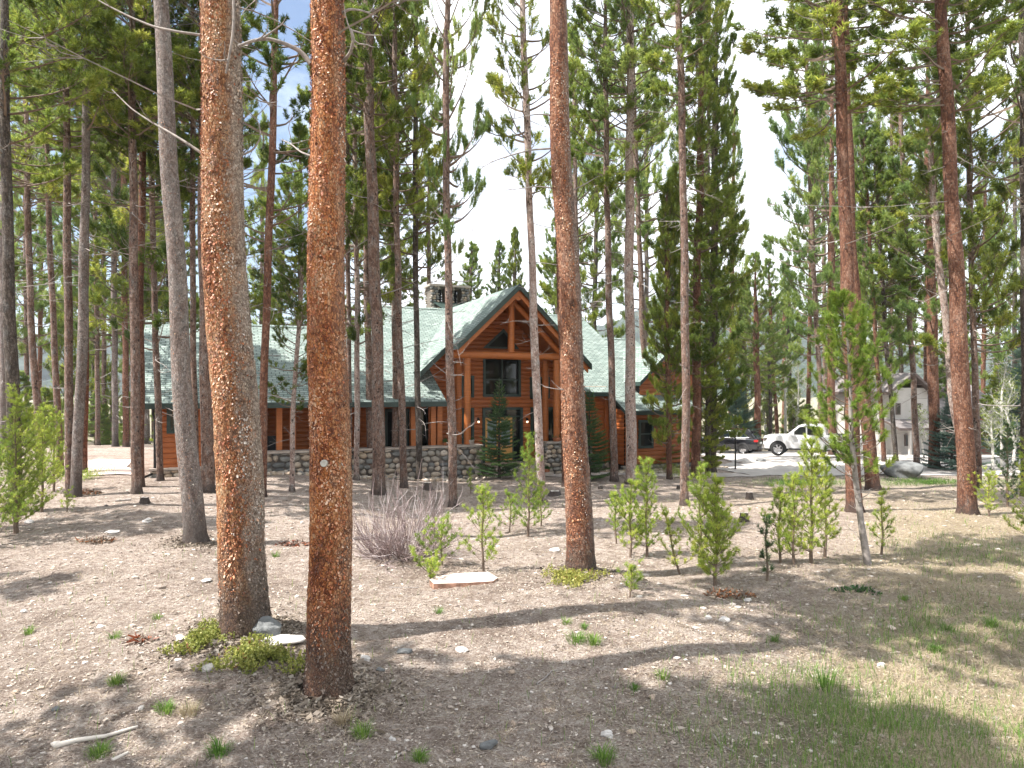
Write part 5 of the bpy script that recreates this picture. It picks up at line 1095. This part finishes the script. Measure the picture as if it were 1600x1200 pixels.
# entrance doors
def doors():
    u0,u1,z0,z1 = w_dr; mb = MB(); f = .10; ztr = hp(785,652,0)[1]
    mb.box(u0-.03,u0+f,-.11,.04,z0,z1); mb.box(u1-f,u1+.03,-.11,.04,z0,z1); mb.box(u0+f,u1-f,-.108,.04,z1-f,z1+.02); mb.box(u0+f,u1-f,-.106,.04,ztr,ztr+.07)
    mb.box(u1-f-.42,u1-f-.36,-.104,.04,z0,ztr)
    fr_ = mb.build('door_frame', M['fascia'], house); MB().add([(u0+f,-.02,ztr+.07),(u1-f,-.02,ztr+.07),(u1-f,-.02,z1-f),(u0+f,-.02,z1-f)], [(0,1,2,3)]).add([(u1-f-.36,-.02,z0),(u1-f,-.02,z0),(u1-f,-.02,ztr),(u1-f-.36,-.02,ztr)], [(0,1,2,3)]).build('pane', M['glass'], fr_)
    a0, a1 = u0+f+.005, u1-f-.425; am = (a0+a1)/2
    for i, (p, q) in enumerate(((a0,am-.005),(am+.005,a1))):
        mb = MB(); s = .11; zg = z0+.78
        mb.box(p,p+s,-.075,-.02,z0+.02,ztr-.01); mb.box(q-s,q,-.075,-.02,z0+.02,ztr-.01); mb.box(p+s,q-s,-.073,-.02,ztr-.15,ztr-.01); mb.box(p+s,q-s,-.073,-.02,zg-.1,zg); mb.box(p+s,q-s,-.073,-.02,z0+.02,z0+.17); mb.box(p+s,q-s,-.05,-.022,z0+.17,zg-.1)
        d = mb.build('entrance_door', M['doorwood'], house); MB().add([(p+s,-.045,zg),(q-s,-.045,zg),(q-s,-.045,ztr-.15),(p+s,-.045,ztr-.15)], [(0,1,2,3)]).build('glass_panel', M['dglass'], d)
        hu = q-.06 if i == 0 else p+.06
        if i: MB().tube([(q-.05,-.08,z0+.92),(q-.05,-.13,z0+.92),(q-.14,-.13,z0+.92)], .012, 6).build('handle', M['iron'], d)
doors()
# logs: posts, beam, king post, rafters
def log(name, p, q, r_, n=16, seed=0):
    P = np.linspace(p, q, 9); rr = r_*(1+.05*np.sin(np.arange(9)*1.7+seed)); o = MB().tube(P, rr, n, 0, .8).build(name, M['log'], house, True); return o
zb0 = 1.42; bz = hp(800,556,-2.1)[1]
for i, (u, v) in enumerate(((-3.07,-2.1),(-3.07,-.95),(1.32,-2.1),(1.32,-.95))): log('log_post', (u,v,zb0 if v < -2 else .35), (u,v,bz-.15), .15, seed=i)
log('log_beam', (-3.75,-2.1,bz), (2.2,-2.1,bz), .17); log('king_post', (GU+.02,-2.1,bz+.15), (GU+.02,-2.1,GZ-.55), .15)
log('ridge_log', (GU,-2.95,GZ-.52), (GU,.0,GZ-.52), .17)
for s_, ue in ((-1,-3.7),(1,2.25)): log('rafter_log', (GU+s_*.1,-2.1,GZ-.62), (ue,-2.1,gl(ue,0)-.50), .13)
for px in (436,457,588,645,676,686): u = U(px,-1.75); mb = MB(); mb.box(u-.11,u+.11,-1.87,-1.65,1.42,zf(-1.75)-.2,0,.8); mb.build('porch_post', M['log'], house)
MB().box(-11.7,-4.0,-1.86,-1.66,zf(-1.75)-.42,zf(-1.75)-.2,0,.7).build('porch_beam', M['log'], house)
# porch floor, steps, stone walls
mb = MB(); mb.box(-11.7,3.0,-2.0,.3,.0,.35); mb.box(-2.3,.75,-2.6,-2.0,-.1,.24); mb.box(-2.2,.65,-3.1,-2.6,-.1,.12); mb.build('porch_floor', M['cap'], house)
uw1 = U(748,-2.1); uw2 = U(851,-2.1)
zz0 = .75
def stonewall(u0, u1, z0, z1, v, th, seed, cap=True):
    mb = MB(); mb.box(u0+.02,u1-.02,v+.02,v+th-.02,z0-.3,z1-.005); o = mb.build('stone_wall', M['mortar'], house)
    mb = MB(); cobbles(mb, u0, u1, z0, z1-.02, v, seed, .30); cobbles(mb, v, v+th, z0, z1-.02, u1, seed+1, .2, 'v', 1); cobbles(mb, v, v+th, z0, z1-.02, u0, seed+2, .2, 'v', -1); mb.build('cobbles', M['cobble'], o, True)
    if cap:
        mb = MB(); r = np.random.default_rng(seed); u = u0-.08
        while u < u1+.05: w_ = min(r.uniform(.6,1.0), u1+.08-u); mb.box(u,u+w_-.012,v-.12,v+th+.05,z1,z1+.08+r.uniform(-.008,.008)); u += w_
        mb.build('capstone', M['cap'], o)
stonewall(-11.9, uw1, -.1, 1.34, -2.35, .45, 1); stonewall(uw2, 3.0, -.1, 1.36, -2.35, .45, 2)
stonewall(-15.3, -12.0, .35, .84, -2.05, .25, 3); stonewall(4.5, 9.05, -.2, .24, -2.95, .2, 4, False); stonewall(3.0, 4.5, -.2, .3, -1.45, .2, 5, False)
mb = MB(); mb.tube([(-15.25,-2.05,zf(-2.5)-.15),(-15.25,-2.05,zf(-2.5)-.4),(-15.2,-1.98,zf(-2.5)-.6),(-15.2,-1.98,.9),(-15.3,-2.15,.72),(-15.5,-2.4,.66)], .045, 8); mb.build('downspout', M['iron'], house)
mb = MB(); mb.box(4.32,4.5,-1.5,-1.36,.2,3.5); mb.build('corner_post', M['siding'], house)
# wall lanterns either side of the door (small lit lamps)
m, t, b = newmat('lit_lamp_glass'); b.inputs['Emission Color'].default_value = (1,.75,.5,1); b.inputs['Emission Strength'].default_value = 1.3; M['lamp'] = m
for px in (747,823):
    u = U(px,-.1); z = hp(px,657,-.1)[1]; o = MB().lathe([(.0,.12),(.055,.09),(.06,.0),(.04,-.02)], (u,-.17,z), 10).box(u-.03,u+.03,-.14,-.05,z+.02,z+.14).build('wall_lantern', M['iron'], house); MB().lathe([(.045,-.02),(.05,-.08),(.03,-.11),(0,-.115)], (u,-.17,z), 10).build('lamp_glass', M['lamp'], o, True)
# chimney behind the ridge
def chimney():
    D0 = 6.9; u0, u1 = U(673,D0), U(733,D0); zt = hp(700,446,D0)[1]; z0 = zf(6.1)-.6; zs = hp(700,474,D0)[1]; v0, v1 = D0, D0+1.1
    o = MB().box(u0+.05,u1-.05,v0+.05,v1,z0,zs-.02).build('chimney', M['mortar'], house); mb = MB(); cobbles(mb, u0, u1, z0, zs, v0, 50, .24); 
    w_ = (u1-u0); 
    for a, b_ in ((0,.20),(.40,.58),(.80,1.0)):
        cobbles(mb, u0+a*w_, u0+b_*w_, zs, zt-.1, v0, 51, .2); cobbles(mb, u0+a*w_, u0+b_*w_, zs, zt-.1, v1-.1, 52, .2, sgn=1)
    mb.build('cobbles', M['cobble'], o, True)
    mb = MB()
    for a, b_ in ((.03,.17),(.43,.55),(.83,.97)): mb.box(u0+a*w_,u0+b_*w_,v0+.02,v1-.1,zs,zt-.08)
    mb.build('chimney_pillar', M['mortar'], o); MB().box(u0-.08,u1+.08,v0-.1,v1+.1,zt-.08,zt+.04).build('cap_slab', M['cap'], o)
    for q in (.28,.69): MB().lathe([(.13,0),(.13,zt-zs-.25),(.17,zt-zs-.24),(.17,zt-zs-.2),(0,zt-zs-.16)], (u0+q*w_, v0+.5, zs), 12).build('flue', M['iron'], o, True)
    MB().slab([(u0+.1,v0-.05,zs+.05),(u0-.0+.6,v0-.9,zf(6.0)-.02),(u1-.6,v0-.9,zf(6.0)-.02),(u1+.5,v0-.05,zs+.02)], .03, 0, 0).build('flashing', M['fascia'], house)
chimney()
# things on and by the porch
def W(u, v, z): return (u*HC-v*HS, 33+u*HS+v*HC, z)
def planter(label, px, v, z, r_, h, mat, seed, name, cat, handle=False):
    u = U(px, v); rt = empty(name, W(u,v,z), label, cat)
    MB().lathe([(r_*.75,0),(r_*.9,h*.5),(r_,h),(r_*.9,h),(r_*.85,h*.85),(0,h*.85)], (0,0,0), 18).build('pot', mat, rt, True); r = np.random.default_rng(seed)
    if handle: a = np.linspace(0,pi,12); MB().tube(np.stack([r_*np.cos(a), 0*a, h+r_*.9*np.sin(a)],-1), .014, 6).build('handle', M['twig'], rt)
    fo = MB(); n = 60; P = r.normal(0,1,(n,3))*np.array([r_*.4,r_*.4,.02])+np.array([0,0,h*.95]); brush(fo, P, r.normal(0,.5,(n,3))+np.array([0,0,1.]), .1, .07, .03, 6, r, 0); fo.build('plant', M['nd_spruce'], rt)
M['wicker'] = simple('pale_wicker', (.40,.34,.30), .8, var=.3, scale=20, bumps=.6); M['terra'] = simple('terracotta', (.36,.13,.06), .8)
planter('pale wicker basket with a loop handle on the left stone wall end', 735, -2.12, 1.43, .18, .2, M['wicker'], 1, 'basket', 'basket', True)
planter('terracotta pot with leafy plant on the right stone wall', 870, -2.12, 1.45, .2, .16, M['terra'], 2, 'flower_pot', 'pot')
planter('orange pot standing by the entrance steps beside the right stone wall', 854, -2.7, .0, .16, .26, M['terra'], 3, 'flower_pot', 'pot')
planter('small pot with a tall green plant on the porch wall behind the slender dotted pine', 695, -2.12, 1.42, .09, .14, M['terra'], 4, 'flower_pot', 'pot')
def bench_chair():
    u = U(423,-1.0); rt = empty('porch_chair', W(u,-1.0,.36), 'dark chair in the shade of the porch left of the first post', 'chair'); rt.rotation_euler.z = TH
    MB().box(-.28,.28,-.25,.28,.62,.70).build('seat', M['iron'], rt); MB().slab([(-.28,.28,.7),(.28,.28,.7),(.28,.42,1.55),(-.28,.42,1.55)], .05, 0, 0, down=(0,1,0)).build('backrest', M['iron'], rt)
    for a in (-.25,.25):
        for c_ in (-.22,.25): MB().box(a-.025,a+.025,c_-.025,c_+.025,0,.62).build('leg', M['iron'], rt)
bench_chair()
def cobble_bed(name, lab, u0, u1, v0, v1, n, seed):
    r = np.random.default_rng(seed); mb = MB()
    for i in range(n):
        V, Fc = rockverts(1, int(r.integers(1e6)), .1); s = r.uniform(.05,.15); u = r.uniform(u0,u1); v = r.uniform(v0,v1); x, y, _ = W(u,v,0); mb.add(V*np.array([s,s*.9,s*.6])+np.array([x,y,gz(x,y)+s*.3]), Fc, 0, np.clip(r.beta(2,1.3)+.15,0,1))
    tag(mb.build(name, M['cobble'], None, True), lab, 'cobbles', kind='stuff')
cobble_bed('cobble_bed', 'loose river cobbles heaped along the foot of the stone wall', -13.5, -2.4, -3.3, -2.45, 420, 5)
cobble_bed('cobble_bed', 'pale cobbles strewn before the right wing of the log house', 3.2, 9.5, -4.4, -3.1, 260, 6)
# handrail left of the house
rt = empty('handrail', W(-15.9,-1.3,.5), 'black iron handrail at the steps by the left corner of the house', 'handrail'); rt.rotation_euler.z = TH
MB().tube([(0,-.7,.62),(0,-.55,.95),(0,.9,1.35),(0,1.05,1.2)], .025, 8).build('rail', M['iron'], rt, True)
for y_ in (-.5,.8): MB().tube([(0,y_,-.1),(0,y_,1.0 if y_ < 0 else 1.3)], .022, 8).build('post', M['iron'], rt, True)
# lamp post
x, y = unproj(1149, 734); rt = empty('lamp_post', (x,y,gz(x,y)), 'black lamp post with a glass lantern at the edge of the drive', 'lamp post'); h = CAMZ+(HZ-672)*y/F-gz(x,y)
MB().tube([(0,0,0),(0,0,h-.3)], .035, 10).build('pole', M['iron'], rt, True); lan = MB().lathe([(.05,h-.32),(.10,h-.28),(.10,h-.26)], n=8).lathe([(.15,h-.06),(.09,h),(.02,h+.05),(0,h+.09)], n=8).build('lantern', M['iron'], rt)
m, t, b = newmat('lantern_glass'); b.inputs['Base Color'].default_value = (.6,.58,.52,1); b.inputs['Roughness'].default_value = .2; MB().lathe([(.09,h-.26),(.13,h-.06)], n=8).build('glass', m, lan)

# ------------------------------------------------------------------ vehicles (local: x forward, y left, z up)
def paint(name, col, rough=.25):
    m, t, b = newmat(name); b.inputs['Base Color'].default_value = (*col,1); b.inputs['Roughness'].default_value = rough; b.inputs['Coat Weight'].default_value = .6; b.inputs['Coat Roughness'].default_value = .05; return m
M['white'] = paint('white_car_paint', (.72,.72,.72)); M['black'] = paint('black_car_paint', (.012,.013,.016), .2); M['tyre'] = simple('tyre_rubber', (.02,.02,.02), .85); M['alloy'] = simple('silver_alloy', (.6,.6,.62), .3, .9); M['red'] = paint('red_lamp_lens', (.45,.02,.02)); M['plastic'] = simple('grey_plastic_cladding', (.04,.04,.042), .7); M['chrome'] = simple('chrome_trim', (.7,.7,.7), .15, 1); M['carglass'] = M['glass']; M['plate'] = simple('licence_plate', (.6,.62,.6), .5)
def loft(mb, secs, mi=0):
    """secs: list of (x, polygon of (y,z)); same count"""
    n = len(secs[0][1]); V = [(x,yy,zz) for x, pg in secs for yy, zz in pg]; Fc = []
    for a in range(len(secs)-1):
        for j in range(n): Fc.append((a*n+j, a*n+(j+1)%n, (a+1)*n+(j+1)%n, (a+1)*n+j))
    mb.add(V, Fc, mi); mb.add(V[:n], [tuple(range(n))], mi); mb.add(V[-n:], [tuple(range(n))[::-1]], mi)
def wheel(rt, x, y, r_, w_):
    s = 1 if y > 0 else -1
    def ring(prof, n=28):
        mb = MB(); th = np.arange(n)*2*pi/n; pr = np.array(prof); V = np.stack([pr[:,0,None]*np.cos(th)+x, np.broadcast_to(y+s*pr[:,1,None], (len(pr),n)), pr[:,0,None]*np.sin(th)+r_],-1); i = np.arange(len(pr)-1)[:,None]*n; j = np.arange(n)[None]; j2=(j+1)%n
        return mb.add(V.reshape(-1,3), np.stack([i+j,i+j2,i+n+j2,i+n+j],-1).reshape(-1,4))
    o = bpy.data.objects.new('wheel', None); COL.objects.link(o); o.parent = rt
    ring([(r_*.62,-w_*.5),(r_*.92,-w_*.5),(r_,-w_*.4),(r_,w_*.4),(r_*.92,w_*.5),(r_*.62,w_*.48)]).build('tyre', M['tyre'], o, True)
    mb = ring([(r_*.63,w_*.48),(r_*.60,w_*.45),(r_*.58,w_*.1),(0,w_*.1)])
    for k in range(6):
        a = k*pi/3+.2; c_, s_ = cos(a), sin(a); hw = r_*.09
        V = [(x+c_*q-s_*t_*hw*f_, y+s*w_*d_, r_+s_*q+c_*t_*hw*f_) for q, f_ in ((r_*.08,1.2),(r_*.6,1)) for t_ in (-1,1) for d_ in (.30,.44)]
        mb.add(V, [(0,2,3,1),(4,5,7,6),(0,1,5,4),(2,6,7,3),(0,4,6,2),(1,3,7,5)])
    mb.build('rim', M['alloy'], o)
def arch(mb, x, y, r_, mi=0):
    a = np.linspace(-.15, pi+.15, 18); s = 1 if y > 0 else -1
    for k in range(17):
        V = []
        for q in (a[k], a[k+1]): 
            for rr, yy in ((r_*1.04, y-s*.03), (r_*1.2, y+s*.012)): V.append((x+rr*cos(q), yy, .40+rr*sin(q)))
        mb.add(V, [(0,1,3,2)], mi)
    # dark wheel well
def well(mb, x, y, r_, s):
    a = np.linspace(-.2, pi+.2, 20); c = [(x,y+s*.012,.42)]+[(x+r_*1.13*cos(q), y+s*.012, .42+r_*1.13*sin(q)) for q in a]; mb.add(c, [(0,i,i+1) for i in range(1,len(c)-1)])
def pickup():
    x1, y1 = at(1217, 710, 40.3)[:2]; x2, y2 = at(1313, 716, 38.8)[:2]; ang = math.atan2(y1-y2, x1-x2); wb = 3.35
    cx, cy = (x1+x2)/2, (y1+y2)/2; rt = empty('pickup_truck', (cx+.41,cy+.8,gz(cx,cy)+.03), 'white crew cab pickup truck parked on the pale drive behind the tall sapling', 'pickup truck'); rt.rotation_euler.z = ang; h = .96
    mb = MB()
    def sec(x, w_, zb, zt, top): return (x, [(-w_,zb),(-w_-.02,(zb+zt)/2),(-w_*.97,zt-.06),(-top,zt),(top,zt),(w_*.97,zt-.06),(w_+.02,(zb+zt)/2),(w_,zb)])
    loft(mb, [sec(2.50,.82,.5,1.08,.76),sec(2.42,.90,.42,1.15,.82),(2.2,sec(0,.96,.42,1.19,.88)[1]),sec(1.25,.98,.45,1.22,.88),sec(1.15,.98,.45,1.22,.9),sec(-.85,.98,.45,1.20,.92),sec(-.9,.98,.45,1.28,.93),sec(-2.7,.97,.52,1.30,.92),sec(-2.82,.95,.58,1.28,.9)])
    loft(mb, [sec(1.25,.84,1.15,1.22,.78),sec(.55,.80,1.15,1.80,.66),sec(.25,.80,1.15,1.88,.66),sec(-.55,.80,1.15,1.88,.66),sec(-.80,.80,1.15,1.82,.66),sec(-.92,.84,1.15,1.22,.78)])
    mb.build('body', M['white'], rt)
    for s in (-1,1):
        # side windows
        def gp(pts, nm='side_window'):
            V = [(x, s*.852, z) for x, z in pts]; MB().add(V, [tuple(range(len(pts)))]).build(nm, M['carglass'], rt)
        gp([(.98,1.27),(.50,1.72),(.18,1.76),(.18,1.27)]); gp([(.10,1.27),(.10,1.76),(-.52,1.76),(-.70,1.68),(-.72,1.27)])
        mw = MB(); well(mw, wb/2, s*.99, .42, s); well(mw, -wb/2, s*.985, .42, s); mw.build('wheel_well', M['iron'], rt)
        MB().box(-1.1,1.05,s*.99-.04,s*.99+.05,.40,.47).build('running_board', M['plastic'], rt)
        MB().box(.78,.98,s*1.0-.02 if s > 0 else -1.18,s*1.0+.18 if s > 0 else -.98,1.24,1.42).build('wing_mirror', M['white'], rt)
        for hx in (.28,-.62): MB().box(hx-.1,hx+.1,min(s*1.0,s*1.035),max(s*1.0,s*1.035),1.05,1.09).build('door_handle', M['chrome'], rt)
        MB().box(2.25,2.48,min(s*.6,s*.93),max(s*.6,s*.93),.86,1.04).build('headlight', M['chrome'], rt)
        MB().box(-2.86,-2.78,min(s*.8,s*.95),max(s*.8,s*.95),.85,1.2).build('tail_light', M['red'], rt)
    MB().box(2.48,2.55,-.6,.6,.72,1.04).build('grille', M['plastic'], rt); MB().box(2.42,2.58,-.90,.90,.42,.64).build('front_bumper', M['chrome'], rt); MB().box(-2.95,-2.78,-.92,.92,.48,.66).build('rear_bumper', M['chrome'], rt)
    MB().box(-2.7,-.98,-.82,.82,1.29,1.306).build('cargo_bed', M['plastic'], rt)
    MB().add([(1.2,-.76,1.245),(1.2,.76,1.245),(.6,.62,1.79),(.6,-.62,1.79)], [(0,1,2,3)]).build('windscreen', M['carglass'], rt)
    for s in (-1,1):
        wheel(rt, wb/2, s*.90, .41, .27); wheel(rt, -wb/2, s*.90, .41, .27)
pickup()
def suv():
    cx, cy = 15.2, 48.5
    rt = empty('parked_suv', (cx,cy,gz(cx,cy)+.03), 'black sport utility car seen from its rear quarter beside the white pickup', 'car'); rt.rotation_euler.z = radians(146.5)
    mb = MB()
    def sec(x, w_, zb, zt, top): return (x, [(-w_,zb),(-w_-.03,(zb+zt)/2),(-w_*.95,zt-.08),(-top,zt),(top,zt),(w_*.95,zt-.08),(w_+.03,(zb+zt)/2),(w_,zb)])
    loft(mb, [sec(2.42,.6,.45,.8,.5),sec(2.3,.82,.35,.92,.7),sec(1.9,.93,.32,1.0,.8),sec(1.1,.95,.32,1.08,.82),sec(-1.6,.96,.34,1.12,.85),sec(-2.2,.93,.4,1.08,.8),sec(-2.38,.85,.45,1.0,.7)])
    loft(mb, [sec(1.15,.82,1.0,1.1,.75),sec(.35,.78,1.0,1.62,.58),sec(-.2,.78,1.0,1.70,.6),sec(-1.3,.78,1.0,1.68,.6),sec(-1.9,.76,1.0,1.58,.58),sec(-2.25,.78,1.0,1.1,.66)])
    mb.build('body', M['black'], rt)
    m2, t2, b2 = newmat('tinted_car_glass'); b2.inputs['Base Color'].default_value = (.03,.045,.05,1); b2.inputs['Roughness'].default_value = .03; b2.inputs['Specular IOR Level'].default_value = 1
    for s in (-1,1):
        for pts in ([(.95,1.14),(.32,1.52),(.0,1.58),(.0,1.14)],[(-.08,1.14),(-.08,1.58),(-.95,1.58),(-.95,1.14)],[(-1.03,1.16),(-1.03,1.57),(-1.45,1.54),(-1.75,1.2)]):
            MB().add([(x, s*.826, z) for x, z in pts], [tuple(range(len(pts)))]).build('side_window', m2, rt)
        MB().tube([(1.0,s*.835,1.12),(.33,s*.832,1.56),(-.1,s*.832,1.62),(-1.2,s*.832,1.60),(-1.80,s*.832,1.18),(1.0,s*.835,1.12)], .014, 6).build('window_trim', M['chrome'], rt)
        MB().box(-2.40,-2.15,min(s*.62,s*.93),max(s*.62,s*.93),.90,1.04).build('tail_light', M['red'], rt)
        mw = MB(); well(mw, 1.42, s*.975, .38, s); well(mw, -1.42, s*.985, .38, s); mw.build('wheel_well', M['plastic'], rt)
        for x_ in (1.42,-1.42): wheel(rt, x_, s*.88, .38, .24)
        MB().box(-1.5,.4,s*.55-.02,s*.55+.02,1.71,1.75).build('roof_rail', M['chrome'], rt)
    MB().add([(-2.27,-.62,1.16),(-2.27,.62,1.16),(-1.97,.54,1.55),(-1.97,-.54,1.55)], [(0,3,2,1)]).build('rear_window', m2, rt)
    MB().box(-2.12,-1.85,-.58,.58,1.585,1.63).build('spoiler', M['black'], rt); MB().box(-2.46,-2.30,-.78,.78,.36,.58).build('rear_bumper', M['plastic'], rt); MB().box(-2.415,-2.375,-.26,.26,.72,.86).build('licence_plate', M['plate'], rt)
suv()

# ------------------------------------------------------------------ neighbour's house
def neighbour():
    D = 45.; x0, _, _ = at(1392, 700, D); z0 = gz(x0, D); s = D/F
    rt = empty('white_house', (x0, D, z0), 'pale plastered house with grey roofs beyond the drive at the right', 'house', rz=radians(8)); X = lambda px: (px-1392)*s; Z = lambda py: CAMZ+(HZ-py)*s-z0
    M['plaster'] = simple('pale_plaster', (.44,.42,.39), .9, var=.1, scale=1.5, bumps=.2); M['groof'] = simple('grey_brown_shakes', (.17,.15,.145), .9, var=.25, scale=3, bumps=.6); M['gtrim'] = simple('brown_trim', (.10,.075,.065), .7); M['brick'] = simple('reddish_garage_door', (.24,.11,.08), .8, var=.2, scale=5)
    MB().box(0,X(1455),0,7,-.5,Z(606)).build('wall', M['plaster'], rt)
    MB().box(X(1458),X(1640),2.0,9,-.5,Z(662)).build('wall', M['plaster'], rt)
    r1 = MB().slab([(-.5,-.5,Z(612)),(X(1425),-.5,Z(582)),(X(1425),7.5,Z(582)),(-.5,7.5,Z(612))], .2, 0, 1).slab([(X(1425),-.5,Z(582)),(X(1461),-.5,Z(612)),(X(1461),7.5,Z(612)),(X(1425),7.5,Z(582))], .2, 0, 1).build('roof', [M['groof'], M['gtrim']], rt)
    MB().slab([(-.6,-1.6,Z(667)),(X(1455),-1.6,Z(667)),(X(1455),-.02,Z(655)),(-.6,-.02,Z(655))], .15, 0, 1).build('porch_roof', [M['groof'], M['gtrim']], rt)
    MB().slab([(X(1452),1.2,Z(652)),(X(1645),1.2,Z(652)),(X(1645),5.5,Z(598)),(X(1452),5.5,Z(598))], .2, 0, 1).build('garage_roof', [M['groof'], M['gtrim']], rt)
    for (a,b_,c_,d_) in ((1415,1424,697,678),(1432,1443,652,630),(1400,1408,648,630)):
        mb = MB(); mb.box(X(a),X(b_),-.06,.02,Z(c_),Z(d_)); o = mb.build('window', M['gtrim'], rt); MB().add([(X(a)+.06,-.065,Z(c_)+.06),(X(b_)-.06,-.065,Z(c_)+.06),(X(b_)-.06,-.065,Z(d_)-.06),(X(a)+.06,-.065,Z(d_)-.06)], [(0,1,2,3)]).build('pane', M['glass'], o)
    for (a,b_) in ((1528,1552),(1570,1610)):
        mb = MB(); mb.box(X(a),X(b_),1.92,2.02,-.3,Z(672)); o = mb.build('garage_door', M['brick'], rt)
    for px in (1398,1450): MB().box(X(px)-.07,X(px)+.07,-1.5,-1.36,-.3,Z(667)-.1).build('porch_post', M['plaster'], rt)
neighbour()
# ------------------------------------------------------------------ the air: far hills fade towards blue
m = bpy.data.materials.new('haze_air'); m.use_nodes = True; t = m.node_tree; t.nodes.clear()
v = t.nodes.new('ShaderNodeVolumePrincipled'); v.inputs['Color'].default_value = (.80,.88,1,1); v.inputs['Density'].default_value = .00022; v.inputs['Anisotropy'].default_value = .2
ou = t.nodes.new('ShaderNodeOutputMaterial'); t.links.new(v.outputs[0], ou.inputs['Volume'])
tag(MB().box(-1650,1650,-350,2450,-16,215).build('haze', m), 'thin pale blue air between the yard and the far hills', 'haze', kind='stuff')
